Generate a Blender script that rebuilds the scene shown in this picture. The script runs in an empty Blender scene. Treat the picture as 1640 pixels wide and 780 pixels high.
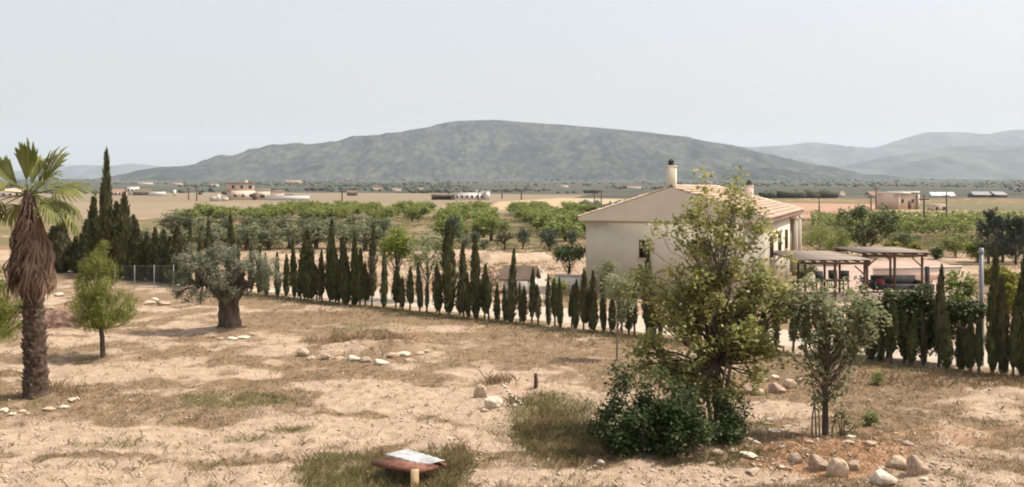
import bpy, bmesh, math, random
import numpy as np
from mathutils import Vector, Matrix, Euler

SC = bpy.context.scene
COL = SC.collection
R = math.radians

# ------------------------------------------------------------------ camera
CAM_H, FPX, CX, HY = 6.0, 1500.0, 820.0, 298.0      # eye height, focal length and horizon in photo pixels
cam_d = bpy.data.cameras.new("camera")
cam = bpy.data.objects.new("camera", cam_d); COL.objects.link(cam)
cam.location = (0, 0, CAM_H); cam.rotation_euler = (R(90), 0, 0)
cam_d.sensor_width = 36.0; cam_d.lens = 36.0 * FPX / 1640.0
cam_d.shift_y = -(390.0 - HY) / 1640.0
cam_d.clip_start = 0.1; cam_d.clip_end = 60000
SC.camera = cam

# ------------------------------------------------------------------ light
SUN_AZ, SUN_EL = R(84), R(56)                        # azimuth clockwise from +Y (view direction)
world = bpy.data.worlds.new("World"); SC.world = world; world.use_nodes = True
wn = world.node_tree.nodes; wl = world.node_tree.links
sky = wn.new("ShaderNodeTexSky"); sky.sky_type = 'NISHITA'; sky.sun_disc = False
sky.sun_elevation = SUN_EL; sky.sun_rotation = SUN_AZ
sky.altitude = 300; sky.air_density = 1.0; sky.dust_density = 9.0; sky.ozone_density = 1.0
veil = wn.new("ShaderNodeMix"); veil.data_type = 'RGBA'; veil.inputs[0].default_value = .66     # thin even milky veil over the whole sky
veil.inputs[7].default_value = (2.62, 2.57, 2.53, 1)
wl.new(sky.outputs[0], veil.inputs[6]); wl.new(veil.outputs[2], wn["Background"].inputs[0]); wn["Background"].inputs[1].default_value = 0.13
sd = bpy.data.lights.new("sun", 'SUN'); sun = bpy.data.objects.new("sun", sd); COL.objects.link(sun)
sd.energy = 2.35; sd.angle = R(0.6); sd.color = (1.0, 0.93, 0.83)
sdir = Vector((math.cos(SUN_EL) * math.sin(SUN_AZ), math.cos(SUN_EL) * math.cos(SUN_AZ), math.sin(SUN_EL)))
sun.rotation_euler = (-sdir).to_track_quat('-Z', 'Y').to_euler()
SC.view_settings.view_transform = 'Standard'; SC.view_settings.look = 'None'
SC.view_settings.exposure = 1.2; SC.view_settings.gamma = 1.0
SC.view_settings.use_curve_mapping = False
SC.render.engine = 'CYCLES'
SC.cycles.filter_width = 1.9
SC.cycles.max_bounces = 6; SC.cycles.diffuse_bounces = 3; SC.cycles.transmission_bounces = 3
SC.cycles.glossy_bounces = 2; SC.cycles.volume_bounces = 1; SC.cycles.use_denoising = True; SC.cycles.denoiser = 'OPENIMAGEDENOISE'; SC.cycles.denoising_prefilter = 'ACCURATE'
SC.cycles.caustics_reflective = False; SC.cycles.caustics_refractive = False

# ------------------------------------------------------------------ helpers
rng = np.random.default_rng(7)
random.seed(7)

def at(px, py, z=0.0):
    """a pixel of the photograph -> a point of the place lying at height z"""
    D = (CAM_H - z) * FPX / (py - HY)
    return Vector(((px - CX) / FPX * D, D, z))

def hz(D, py):
    return CAM_H - (py - HY) / FPX * D

def sx(px, D):
    return (px - CX) / FPX * D

def hsh(ix, iy, s):
    v = np.sin(ix * 127.1 + iy * 311.7 + s * 74.7) * 43758.5453
    return v - np.floor(v)

def vnoise(x, y, s=0):
    ix = np.floor(x); iy = np.floor(y); fx = x - ix; fy = y - iy
    fx = fx * fx * (3 - 2 * fx); fy = fy * fy * (3 - 2 * fy)
    a = hsh(ix, iy, s); b = hsh(ix + 1, iy, s); c = hsh(ix, iy + 1, s); d = hsh(ix + 1, iy + 1, s)
    return (a * (1 - fx) + b * fx) * (1 - fy) + (c * (1 - fx) + d * fx) * fy

def fbm(x, y, s=0, o=4):
    t = 0; a = .5; n = 0
    for k in range(o):
        t = t + a * vnoise(x, y, s + k * 3.1); n += a; a *= .5; x = x * 2.03; y = y * 2.03
    return t / n

def np_mesh(name, V, faces, mat=None, smooth=False):
    """faces: list of (n,k) int arrays"""
    me = bpy.data.meshes.new(name)
    V = np.asarray(V, dtype=np.float32)
    me.vertices.add(len(V)); me.vertices.foreach_set("co", V.ravel())
    idx = np.concatenate([np.asarray(f, dtype=np.int32).ravel() for f in faces if len(f)])
    tot = np.concatenate([np.full(len(f), np.asarray(f).shape[1], dtype=np.int32) for f in faces if len(f)])
    st = np.concatenate(([0], np.cumsum(tot)[:-1])).astype(np.int32)
    me.loops.add(len(idx)); me.loops.foreach_set("vertex_index", idx)
    me.polygons.add(len(tot)); me.polygons.foreach_set("loop_start", st)
    if smooth: me.polygons.foreach_set("use_smooth", np.ones(len(tot), dtype=bool))
    me.update(calc_edges=True)
    if mat: me.materials.append(mat)
    return me

class MB:
    """collects boxes, tubes, quads into one mesh"""
    def __init__(s): s.v = []; s.q = []; s.t = []; s.n = 0
    def add(s, V, Q=None, T=None):
        V = np.asarray(V, float)
        if Q is not None and len(Q): s.q.append(np.asarray(Q) + s.n)
        if T is not None and len(T): s.t.append(np.asarray(T) + s.n)
        s.v.append(V); s.n += len(V); return s
    def box(s, c, d, rz=0.0, rx=0.0, ry=0.0):
        h = np.array(d) / 2
        P = np.array([[x, y, z] for x in (-1, 1) for y in (-1, 1) for z in (-1, 1)]) * h
        if rz or rx or ry: P = P @ np.array(Euler((rx, ry, rz)).to_matrix()).T
        return s.add(P + np.array(c), [[0, 1, 3, 2], [4, 6, 7, 5], [0, 4, 5, 1], [2, 3, 7, 6], [0, 2, 6, 4], [1, 5, 7, 3]])
    def tube(s, pts, rad, sides=6, cap=True):
        pts = np.asarray(pts, float); n = len(pts)
        rad = np.broadcast_to(np.asarray(rad, float), (n,))
        T = np.gradient(pts, axis=0); T /= np.linalg.norm(T, axis=1)[:, None] + 1e-9
        up = np.array([0, 0, 1.0]) if abs(T[0][2]) < .9 else np.array([1.0, 0, 0])
        A = np.cross(T, up); A /= np.linalg.norm(A, axis=1)[:, None] + 1e-9
        B = np.cross(T, A)
        an = np.linspace(0, 2 * np.pi, sides, endpoint=False)
        V = (pts[:, None] + rad[:, None, None] * (np.cos(an)[None, :, None] * A[:, None] + np.sin(an)[None, :, None] * B[:, None])).reshape(-1, 3)
        i = np.arange(n - 1)[:, None] * sides; j = np.arange(sides)[None]; k = (j + 1) % sides
        Q = np.stack([i + j, i + k, i + sides + k, i + sides + j], -1).reshape(-1, 4)
        Tt = None
        if cap:
            V = np.vstack([V, pts[-1:]]); m = len(V) - 1
            Tt = np.array([[(n - 1) * sides + a, (n - 1) * sides + (a + 1) % sides, m] for a in range(sides)])
        return s.add(V, Q, Tt)
    def mesh(s, name, mat, smooth=False):
        return np_mesh(name, np.vstack(s.v), [x for x in ([np.vstack(s.q)] if s.q else []) + ([np.vstack(s.t)] if s.t else [])], mat, smooth)
    def build(s, name, mat, parent=None, smooth=False, kind=None):
        return put(name, s.mesh(name, mat, smooth), parent, kind)

def put(name, me, parent=None, kind=None, loc=None):
    o = bpy.data.objects.new(name, me); COL.objects.link(o)
    if parent: o.parent = parent
    if kind: o['kind'] = kind
    if loc is not None: o.location = loc
    return o

def tag(o, label, cat, group=None):
    o['label'] = label; o['category'] = cat
    if group: o['group'] = group
    return o

def thing(name, label, cat, loc=(0, 0, 0), rz=0.0, group=None):
    o = bpy.data.objects.new(name, None); COL.objects.link(o)
    o.location = loc; o.rotation_euler = (0, 0, rz); o.empty_display_size = .2
    return tag(o, label, cat, group)

# ------------------------------------------------------------------ materials
def new_mat(name):
    m = bpy.data.materials.new(name); m.use_nodes = True
    nt = m.node_tree; b = nt.nodes["Principled BSDF"]
    b.inputs["Roughness"].default_value = .9
    b.inputs["Specular IOR Level"].default_value = .2
    return m, nt, b

def ramp(nt, fac, cols, pos=None):
    r = nt.nodes.new("ShaderNodeValToRGB"); e = r.color_ramp.elements
    n = len(cols); pos = pos or [i / (n - 1) for i in range(n)]
    while len(e) < n: e.new(.5)
    for i in range(n): e[i].position = pos[i]; e[i].color = (*cols[i], 1)
    nt.links.new(fac, r.inputs[0]); return r.outputs[0]

def noise(nt, vec, scale, detail=4, rough=.55):
    n = nt.nodes.new("ShaderNodeTexNoise"); n.inputs["Scale"].default_value = scale
    n.inputs["Detail"].default_value = detail; n.inputs["Roughness"].default_value = rough
    nt.links.new(vec, n.inputs["Vector"]); return n.outputs[0]

def coords(nt, kind="pos", scale=None):
    if kind == "pos": o = nt.nodes.new("ShaderNodeNewGeometry").outputs["Position"]
    else: o = nt.nodes.new("ShaderNodeTexCoord").outputs["Object"]
    if scale:
        mp = nt.nodes.new("ShaderNodeMapping"); mp.inputs["Scale"].default_value = scale
        nt.links.new(o, mp.inputs[0]); o = mp.outputs[0]
    return o

def mix(nt, fac, a, b, mode='MIX'):
    m = nt.nodes.new("ShaderNodeMix"); m.data_type = 'RGBA'; m.blend_type = mode
    for s, v in ((0, fac), (6, a), (7, b)):
        if hasattr(v, "is_linked"): nt.links.new(v, m.inputs[s])
        elif s == 0: m.inputs[0].default_value = v
        else: m.inputs[s].default_value = (*v, 1)
    return m.outputs[2]

def bump(nt, b, h, strength, dist):
    n = nt.nodes.new("ShaderNodeBump"); n.inputs["Strength"].default_value = strength; n.inputs["Distance"].default_value = dist
    nt.links.new(h, n.inputs["Height"]); nt.links.new(n.outputs[0], b.inputs["Normal"])

def mat_noise(name, cols, scale, kind="obj", rough=.9, bmp=0, bd=.02, vs=None, detail=5, pos=None):
    m, nt, b = new_mat(name); c = coords(nt, kind, vs); n = noise(nt, c, scale, detail)
    nt.links.new(ramp(nt, n, cols, pos or [.3 + .4 * i / (len(cols) - 1) for i in range(len(cols))]), b.inputs["Base Color"])
    b.inputs["Roughness"].default_value = rough
    if bmp: bump(nt, b, n, bmp, bd)
    return m

def mat_leaf(name, cols, pos=None, transl=.3, rough=.55, spec=.3, big=1.2):
    """leaf colours vary from leaf to leaf, and from clump to clump"""
    m, nt, b = new_mat(name)
    g = nt.nodes.new("ShaderNodeNewGeometry")
    nz = noise(nt, g.outputs["Position"], big, 2)
    md = nt.nodes.new("ShaderNodeMath"); md.operation = 'MULTIPLY_ADD'; md.inputs[1].default_value = .55
    nt.links.new(g.outputs["Random Per Island"], md.inputs[0])
    m2 = nt.nodes.new("ShaderNodeMath"); m2.operation = 'MULTIPLY_ADD'; m2.inputs[1].default_value = 1.3; m2.inputs[2].default_value = -.42
    nt.links.new(nz, m2.inputs[0]); nt.links.new(m2.outputs[0], md.inputs[2])
    c = ramp(nt, md.outputs[0], cols, pos)
    nt.links.new(c, b.inputs["Base Color"]); b.inputs["Roughness"].default_value = rough
    b.inputs["Specular IOR Level"].default_value = spec
    t = nt.nodes.new("ShaderNodeBsdfTranslucent"); nt.links.new(c, t.inputs[0])
    mx = nt.nodes.new("ShaderNodeMixShader"); mx.inputs[0].default_value = transl
    nt.links.new(b.outputs[0], mx.inputs[1]); nt.links.new(t.outputs[0], mx.inputs[2])
    nt.links.new(mx.outputs[0], nt.nodes["Material Output"].inputs[0])
    return m

M = {}
M['bark'] = mat_noise("bark_grey", [(.05, .038, .028), (.15, .12, .09)], 9, bmp=.8, bd=.03, vs=(1, 1, .3))
M['bark_olive'] = mat_noise("bark_olive", [(.045, .032, .026), (.14, .105, .08)], 5, bmp=1, bd=.06, vs=(1, 1, .35))
M['bark_pale'] = mat_noise("bark_pale", [(.12, .10, .075), (.26, .22, .17)], 12, bmp=.5, bd=.02, vs=(1, 1, .3))
M['bark_palm'] = mat_noise("bark_palm", [(.025, .017, .012), (.07, .045, .032), (.15, .11, .08)], 9, bmp=.8, bd=.03)
M['cypress'] = mat_leaf("cypress_foliage", [(.040, .046, .018), (.085, .093, .036), (.15, .152, .062)], transl=.08, big=1.6)
M['cypress_brown'] = mat_leaf("cypress_thin_foliage", [(.036, .038, .017), (.075, .074, .033), (.13, .11, .055)], transl=.08, big=1.6)
M['big_leaf'] = mat_leaf("garden_tree_leaf", [(.16, .175, .05), (.30, .30, .095), (.44, .40, .14), (.54, .44, .10)], [.15, .5, .8, 1.0], transl=.5, big=.9, spec=.5)
M['grey_leaf'] = mat_leaf("grey_green_leaf", [(.14, .165, .075), (.24, .265, .125), (.36, .36, .19)], transl=.5, big=1.1, spec=.5)
M['bush_leaf'] = mat_leaf("dark_bush_leaf", [(.022, .036, .012), (.048, .067, .022), (.115, .14, .05)], transl=.25, spec=.15, big=1.8)
M['olive_leaf'] = mat_leaf("olive_leaf", [(.12, .14, .085), (.205, .22, .14), (.31, .32, .22)], transl=.3, big=1.3)
M['orchard_olive'] = mat_leaf("orchard_olive_leaf", [(.09, .11, .055), (.15, .17, .085), (.22, .235, .125)], transl=.25, big=1.0)
M['pine'] = mat_leaf("pine_needles", [(.12, .14, .028), (.20, .22, .045), (.30, .30, .08)], transl=.4, big=1.5)
M['almond'] = mat_leaf("almond_leaf", [(.12, .155, .035), (.19, .225, .055), (.29, .30, .09)], transl=.4, big=.7)
M['bluegreen'] = mat_leaf("blue_green_leaf", [(.05, .075, .045), (.085, .115, .07), (.14, .165, .10)], transl=.2, big=.8)
M['brownish'] = mat_leaf("brown_green_leaf", [(.06, .055, .025), (.10, .085, .038), (.14, .11, .05)], transl=.2, big=.8)
M['bright'] = mat_leaf("bright_green_leaf", [(.09, .14, .016), (.18, .23, .03), (.34, .31, .045)], transl=.35, big=1.0)
M['yellow_leaf'] = mat_leaf("yellow_green_leaf", [(.12, .15, .02), (.22, .22, .03), (.32, .27, .04)], transl=.35, big=1.2)
M['dark_leaf'] = mat_leaf("dark_carob_leaf", [(.04, .06, .018), (.095, .125, .038), (.18, .205, .07)], transl=.2, big=.8)
M['hedge_leaf'] = mat_leaf("hedge_conifer_leaf", [(.035, .05, .014), (.075, .095, .028), (.14, .155, .05)], transl=.2, big=1.4)
M['conifer'] = mat_leaf("blue_conifer", [(.014, .026, .018), (.028, .045, .03), (.05, .07, .045)], transl=.1, big=1.2)
M['dry_bush'] = mat_leaf("dry_brush", [(.08, .045, .03), (.15, .085, .06), (.22, .14, .10)], transl=.1, big=1.2)
M['frond'] = mat_leaf("palm_frond", [(.085, .11, .02), (.17, .185, .04), (.30, .28, .09)], [.1, .6, 1.0], transl=.35, big=1.6, spec=.5)
M['dead_frond'] = mat_leaf("dead_palm_frond", [(.12, .07, .045), (.22, .14, .095), (.34, .24, .175)], transl=.25, big=2.2)
M['grass_dry'] = mat_leaf("dry_grass", [(.14, .09, .045), (.25, .17, .09), (.38, .28, .16)], transl=.3, big=.6)
M['grass_green'] = mat_leaf("green_grass", [(.12, .13, .045), (.22, .20, .08), (.34, .27, .13)], transl=.3, big=.9)
M['weed'] = mat_leaf("weed_leaf", [(.08, .09, .03), (.155, .145, .055), (.25, .18, .09)], transl=.25, big=1.0)
M['scrub'] = mat_noise("far_scrub", [(.05, .06, .04), (.10, .10, .07)], .02, kind="pos")
M['stone'] = mat_noise("pale_limestone", [(.30, .22, .145), (.45, .34, .235), (.57, .455, .335)], 5, bmp=.5, bd=.02)
M['stone_pink'] = mat_noise("pink_limestone", [(.20, .14, .10), (.36, .26, .19), (.48, .38, .29)], 5, bmp=.5, bd=.02)
M['stone_white'] = mat_noise("white_limestone", [(.42, .34, .25), (.58, .49, .38), (.70, .60, .48)], 5, bmp=.4, bd=.02)
M['stucco'] = mat_noise("cream_stucco", [(.56, .50, .39), (.64, .58, .46)], .9, bmp=.1, bd=.01, detail=7)
M['stucco_pale'] = mat_noise("pale_stucco", [(.50, .43, .35), (.56, .49, .40)], 1.2)
M['pink_wall'] = mat_noise("pink_stucco", [(.60, .47, .38), (.68, .55, .45)], .6)
M['white_wall'] = mat_noise("white_stucco", [(.62, .59, .55), (.74, .71, .66)], .4)
M['tile'] = mat_leaf("roof_tile_clay", [(.42, .27, .19), (.54, .38, .28), (.64, .50, .39)], transl=0, big=.6, rough=.85)
M['tile_dark'] = mat_noise("old_roof", [(.22, .13, .09), (.32, .2, .15)], .8)
M['brown_roof'] = mat_noise("brown_roof", [(.13, .095, .07), (.19, .14, .105)], 2)
M['glass'] = new_mat("window_glass")[0]
g = M['glass'].node_tree.nodes["Principled BSDF"]; g.inputs["Base Color"].default_value = (.018, .018, .018, 1); g.inputs["Roughness"].default_value = .12; g.inputs["Specular IOR Level"].default_value = .5
M['wood_dark'] = mat_noise("dark_wood", [(.075, .048, .034), (.14, .09, .065)], 4, vs=(1, 1, .2))
M['wood_grey'] = mat_noise("weathered_wood", [(.20, .165, .135), (.34, .285, .235)], 3, vs=(.4, 3, 1))
M['wood_pale'] = mat_noise("pale_wood", [(.36, .25, .13), (.52, .38, .22)], 6, vs=(2, 2, .3), bmp=.3)
M['rust'] = mat_noise("rusty_iron", [(.09, .04, .028), (.19, .085, .058), (.26, .13, .09)], 4, bmp=.3)
M['white_sheet'] = mat_noise("white_sheet", [(.22, .205, .19), (.36, .355, .355), (.50, .50, .51)], 3.5, rough=.6)
M['metal'] = new_mat("grey_metal")[0]; b_ = M['metal'].node_tree.nodes["Principled BSDF"]; b_.inputs["Base Color"].default_value = (.24, .24, .24, 1); b_.inputs["Roughness"].default_value = .5; b_.inputs["Metallic"].default_value = .4
M['wire'] = new_mat("fence_wire")[0]; M['wire'].node_tree.nodes["Principled BSDF"].inputs["Base Color"].default_value = (.16, .17, .15, 1)
M['dark_cloth'] = mat_noise("dark_cloth", [(.03, .03, .032), (.06, .058, .058)], 3)
M['red_cloth'] = mat_noise("red_cloth", [(.18, .04, .045), (.25, .07, .07)], 3)
M['dirt_road'] = mat_noise("pale_gravel", [(.38, .31, .235), (.47, .40, .315)], .9, kind="pos", detail=8, bmp=.2)
M['patio'] = mat_noise("pink_paving", [(.34, .235, .19), (.44, .325, .27)], .8, kind="pos", detail=8)
M['bank'] = mat_noise("earth_bank", [(.27, .185, .12), (.37, .27, .185), (.44, .345, .25)], .8, kind="pos", bmp=.6, bd=.1)
M['field_tan'] = mat_noise("stubble_tan", [(.20, .15, .095), (.275, .21, .135)], .25, kind="pos", vs=(.12, 1, 1), detail=6)
M['field_gold'] = mat_noise("stubble_gold", [(.34, .25, .145), (.42, .32, .195)], .25, kind="pos", vs=(.1, 1, 1), detail=6)
M['field_brown'] = mat_noise("fallow_brown", [(.16, .12, .08), (.225, .17, .11), (.19, .165, .10)], .06, kind="pos", vs=(.15, 1, 1), detail=6)
M['field_red'] = mat_noise("ploughed_red", [(.30, .17, .11), (.38, .24, .16)], .12, kind="pos", vs=(.2, 1, 1), detail=6)
M['mound'] = mat_noise("brown_earth", [(.075, .042, .032), (.16, .095, .07), (.30, .21, .155)], 5, bmp=1, bd=.15)

# ground: sand, dry grass, green and red soil follow attributes painted from the cover map below
def ground_mat():
    m, nt, b = new_mat("garden_ground")
    pos = coords(nt, "pos")
    def attr(n):
        a = nt.nodes.new("ShaderNodeAttribute"); a.attribute_name = n; return a.outputs["Fac"]
    def fac(a, n, k=2.4, off=-.5):
        x = nt.nodes.new("ShaderNodeMath"); x.operation = 'SUBTRACT'; nt.links.new(a, x.inputs[0]); x.inputs[1].default_value = .5
        y = nt.nodes.new("ShaderNodeMath"); y.operation = 'ADD'; nt.links.new(n, y.inputs[0]); nt.links.new(x.outputs[0], y.inputs[1])
        z = nt.nodes.new("ShaderNodeMapRange"); z.inputs[1].default_value = .5 - .5 / k; z.inputs[2].default_value = .5 + .5 / k
        nt.links.new(y.outputs[0], z.inputs[0]); return z.outputs[0]
    n1 = noise(nt, pos, 2.6, 8, .7); n2 = noise(nt, pos, .9, 6, .65); n3 = noise(nt, pos, 12, 7, .78)
    sand = ramp(nt, n1, [(.29, .21, .145), (.42, .31, .222), (.50, .385, .285)], [.3, .5, .68])
    dry = ramp(nt, n3, [(.125, .087, .05), (.225, .157, .095), (.35, .255, .165)], [.32, .5, .66])
    grn = ramp(nt, n3, [(.11, .10, .045), (.21, .17, .085)], [.35, .65])
    red = ramp(nt, n1, [(.24, .125, .07), (.35, .20, .115), (.45, .30, .20)], [.3, .5, .7])
    far = ramp(nt, noise(nt, coords(nt, "pos", (.0012, .0035, 1)), 3.0, 8, .75), [(.035, .042, .03), (.065, .068, .05), (.11, .10, .075), (.26, .22, .16)], [.36, .50, .60, .70])
    nm = nt.nodes.new("ShaderNodeMath"); nm.operation = 'ADD'; nt.links.new(n1, nm.inputs[0]); nt.links.new(n3, nm.inputs[1])
    nh = nt.nodes.new("ShaderNodeMath"); nh.operation = 'MULTIPLY'; nt.links.new(nm.outputs[0], nh.inputs[0]); nh.inputs[1].default_value = .5
    c = mix(nt, fac(attr("dry"), nh.outputs[0], 5.0), sand, dry)
    c = mix(nt, fac(attr("red"), n2, 2.5), c, red)
    c = mix(nt, fac(attr("green"), n3, 2.2), c, grn)
    n4 = noise(nt, pos, 26, 5, .75)
    c = mix(nt, 1.0, c, ramp(nt, n4, [(.55, .53, .50), (.95, .95, .95), (1.25, 1.22, 1.18)], [.34, .5, .66]), 'MULTIPLY')
    c = mix(nt, attr("far"), c, far)
    nt.links.new(c, b.inputs["Base Color"])
    mm = nt.nodes.new("ShaderNodeMath"); mm.operation = 'ADD'; nt.links.new(n1, mm.inputs[0]); nt.links.new(n3, mm.inputs[1])
    bump(nt, b, mm.outputs[0], .7, .06)
    b.inputs["Specular IOR Level"].default_value = .1
    return m

# ------------------------------------------------------------------ the ground and its cover
HED0 = np.array([0.0, 41.4]); HDIR = np.array([.8, -.6]); HNRM = np.array([.6, .8])   # hedge line in plan

def hedge_pt(px):
    D = 41.4 / (1 + .75 * (px - CX) / FPX)
    return sx(px, D), D

def blob(u, v, cx, cy, rx, ry, s=1.0):
    d = ((u - cx) / rx) ** 2 + ((v - cy) / ry) ** 2
    return s * np.clip(1.6 - 1.3 * d, 0, 1)

def cover(X, Y):
    """dry, green, red cover (0..1) at points of the ground"""
    Ys = np.maximum(Y, 3.0)
    u = CX + FPX * X / Ys; v = HY + FPX * CAM_H / Ys
    n = fbm(X * .35, Y * .35, 3); n2 = fbm(X * 1.1, Y * 1.1, 8)
    dry = .57 + (n - .5) * 1.1 + (n2 - .5) * 1.1
    # bare sandy tracks
    sand = np.zeros_like(X)
    for a in ((640, 640, 140, 22, .75), (760, 650, 90, 28, .6), (560, 690, 190, 22, .9), (250, 705, 300, 22, .8), (60, 700, 160, 16, .7), (300, 600, 160, 12, .35),
              (790, 705, 90, 20, .8), (1255, 655, 70, 16, .7), (100, 765, 300, 30, .65), (430, 765, 120, 26, .7), (850, 765, 130, 12, .6), (1080, 765, 220, 16, .7),
              (1560, 655, 120, 20, .3), (560, 620, 120, 12, .5), (130, 590, 140, 8, .3), (1500, 760, 160, 25, .3), (700, 720, 60, 16, .5)):
        sand = np.maximum(sand, blob(u, v, *a))
    dry = dry - sand
    dry = dry + blob(u, v, 570, 545, 90, 18, .4) + blob(u, v, 1000, 540, 200, 14, .35) + blob(u, v, 1500, 610, 200, 16, .35) + blob(u, v, 700, 510, 320, 12, .3)
    green = -.12 + (fbm(X * .7, Y * .7, 21) - .5) * 1.3
    for a in ((590, 528, 110, 9, .55), (380, 643, 110, 16, .75), (460, 690, 55, 8, .7), (400, 705, 60, 8, .6), (180, 712, 120, 8, .5), (330, 740, 80, 8, .5), (620, 640, 20, 6, .5), (690, 588, 60, 6, .4), (560, 590, 60, 6, .3), (560, 760, 110, 40, .7), (690, 750, 80, 40, .6), (800, 684, 50, 16, .5),
              (890, 680, 90, 60, .8), (860, 745, 40, 16, .5), (915, 772, 40, 12, .5), (30, 650, 60, 14, .5), (230, 495, 120, 10, .35), (1340, 690, 50, 14, .4), (160, 745, 220, 12, .25),
              (1150, 700, 120, 40, .5)):
        green = np.maximum(green, blob(u, v, *a) * (.7 + .6 * n2) - .1)
    red = np.full_like(X, -.2)
    for a in ((1330, 735, 150, 35, .85), (1500, 700, 150, 20, .45), (1240, 720, 80, 30, .6), (660, 545, 40, 16, .45), (790, 622, 90, 14, .35), (1230, 620, 60, 18, .4), (120, 500, 90, 18, .4)):
        red = np.maximum(red, blob(u, v, *a))
    # beyond the hedge: open yard, then orchard soil
    off = (X - HED0[0]) * HNRM[0] + (Y - HED0[1]) * HNRM[1]
    yard = np.clip((off - .5) / 1.5, 0, 1)
    dry = dry * (1 - yard) + yard * (.30 + (n - .5) * 1.6 + np.clip((Y - 84) / 8, 0, 1) * .5)
    green = np.where(off > 2, -.05 + (fbm(X * .16, Y * .16, 31) - .5) * 2.2 + np.clip((Y - 84) / 8, 0, 1) * .62, green)
    red = np.where(off > 2, .30 + (n2 - .5) - np.clip((Y - 84) / 8, 0, 1) * .3, red)
    return np.clip(dry, 0, 1), np.clip(green, 0, 1), np.clip(red, 0, 1)

def gz(X, Y):
    """height of the ground"""
    X = np.asarray(X, float); Y = np.asarray(Y, float)
    off = (X - HED0[0]) * HNRM[0] + (Y - HED0[1]) * HNRM[1]
    k = np.clip(-off / 2.0, 0, 1) * np.clip((Y - 9) / 4, 0, 1)
    z = ((fbm(X * .55, Y * .55, 11) - .5) * .22 + (fbm(X * 2.4, Y * 2.4, 13, 4) - .5) * .16) * k
    def bmp(px, py, rx, ry, h):
        p = at(px, py); return h * np.exp(-(((X - p.x) / rx) ** 2 + ((Y - p.y) / ry) ** 2))
    z = z + (bmp(590, 562, 2.2, 1.1, .42) + bmp(1335, 725, 1.6, .9, .22) + bmp(1060, 705, 2.0, 1.2, .15) + bmp(366, 532, 1.8, 1.2, .22) + bmp(58, 640, 1.2, 1.0, .12) + bmp(860, 625, 1.8, .9, .15)) * k
    return z

def gpt(px, py):
    p = at(px, py); z = float(gz(p.x, p.y)); return Vector((p.x, p.y, z))

def plain_z(X, Y):
    return np.clip((np.asarray(Y, float) - 850) / 3400, 0, 1) ** 1.25 * (38 + 10 * (fbm(np.asarray(X, float) * .0012, np.asarray(Y, float) * .0012, 5) - .5))

def make_ground():
    rows = [-900, -300, -100, -30, -8, 0, 5, 9, 12]
    v = HY + 9000 / 13.0
    while v > HY + 9000 / 72.0:
        rows.append(9000 / (v - HY)); v -= 1.5
    y = rows[-1]
    while y < 16500: rows.append(y); y *= 1.045
    rows.append(16500)
    rows = np.array(sorted(set(rows)))
    s = np.concatenate([[-1.0], np.linspace(-1, 1, 470) * .999, [1.0]])
    W = np.maximum(20, np.abs(rows) * .72)
    X = s[None, :] * W[:, None]
    X[:, 0] = -12800; X[:, -1] = 12800
    Y = np.repeat(rows[:, None], X.shape[1], 1)
    Z = gz(X, Y)
    # very broad roll of the far plain
    Z = Z + plain_z(X, Y)
    V = np.stack([X, Y, Z], -1).reshape(-1, 3)
    nr, nc = X.shape
    i = np.arange(nr - 1)[:, None] * nc + np.arange(nc - 1)[None]
    F = np.stack([i, i + 1, i + nc + 1, i + nc], -1).reshape(-1, 4)
    me = np_mesh("ground", V, [F], ground_mat(), smooth=True)
    d, g, r = cover(X, Y)
    far = np.clip((Y - 430) / 60, 0, 1)
    for n, a in (("dry", d), ("green", g), ("red", r), ("far", far)):
        at_ = me.attributes.new(n, 'FLOAT', 'POINT'); at_.data.foreach_set("value", a.ravel().astype(np.float32))
    put("ground", me, kind="structure")
make_ground()

def sheet(name, pts, mat, z=.004):
    """a flat sheet of ground, pts in plan"""
    V = np.array([[p[0], p[1], z] for p in pts]); me = bpy.data.meshes.new(name)
    me.from_pydata(V.tolist(), [], [list(range(len(V)))]); me.materials.append(mat); me.update()
    n = me.polygons[0].normal
    if n.z < 0: me.flip_normals()
    return put(name, me, kind="structure")

def pix_sheet(name, pix, mat, z):
    return sheet(name, [(at(*p).x, at(*p).y) for p in pix], mat, z)

# dirt road behind the hedge and its turning into the yard
def hoff(t, o): return (HED0[0] + HDIR[0] * t + HNRM[0] * o, HED0[1] + HDIR[1] * t + HNRM[1] * o)
rd = [hoff(t, 1.0 + .25 * math.sin(t * .7)) for t in np.linspace(-20, 34, 28)] + [hoff(t, 5.0 + .5 * math.sin(t * .5 + 1)) for t in np.linspace(34, -20, 28)]
sheet("dirt_road", rd, M['dirt_road'], .004)
pix_sheet("driveway", [(838, 482), (890, 482), (882, 450), (868, 428), (846, 428), (850, 450)], M['dirt_road'], .009)
# fields
pix_sheet("stubble_field", [(-300, 352), (930, 345), (950, 330), (700, 326), (400, 323.5), (-300, 324)], M['field_tan'], .006)
pix_sheet("fallow_field", [(-300, 323.8), (400, 323.3), (700, 325.8), (900, 322), (940, 312), (600, 309), (100, 308), (-300, 309)], M['field_brown'], .012)
pix_sheet("golden_field", [(760, 337.5), (985, 337), (1000, 319), (900, 317), (800, 323)], M['field_gold'], .018)
pix_sheet("golden_field", [(1405, 355), (1900, 357), (1900, 339), (1640, 337), (1415, 335)], M['field_gold'], .008)
pix_sheet("ploughed_field", [(1235, 349), (1405, 352), (1410, 327), (1235, 325)], M['field_red'], .014)
pix_sheet("meadow", [(1412, 334.5), (1640, 336.7), (1900, 338), (1900, 331), (1412, 329)], mat_noise("green_meadow", [(.09, .09, .045), (.16, .14, .08)], .1, kind="pos"), .016)

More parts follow.
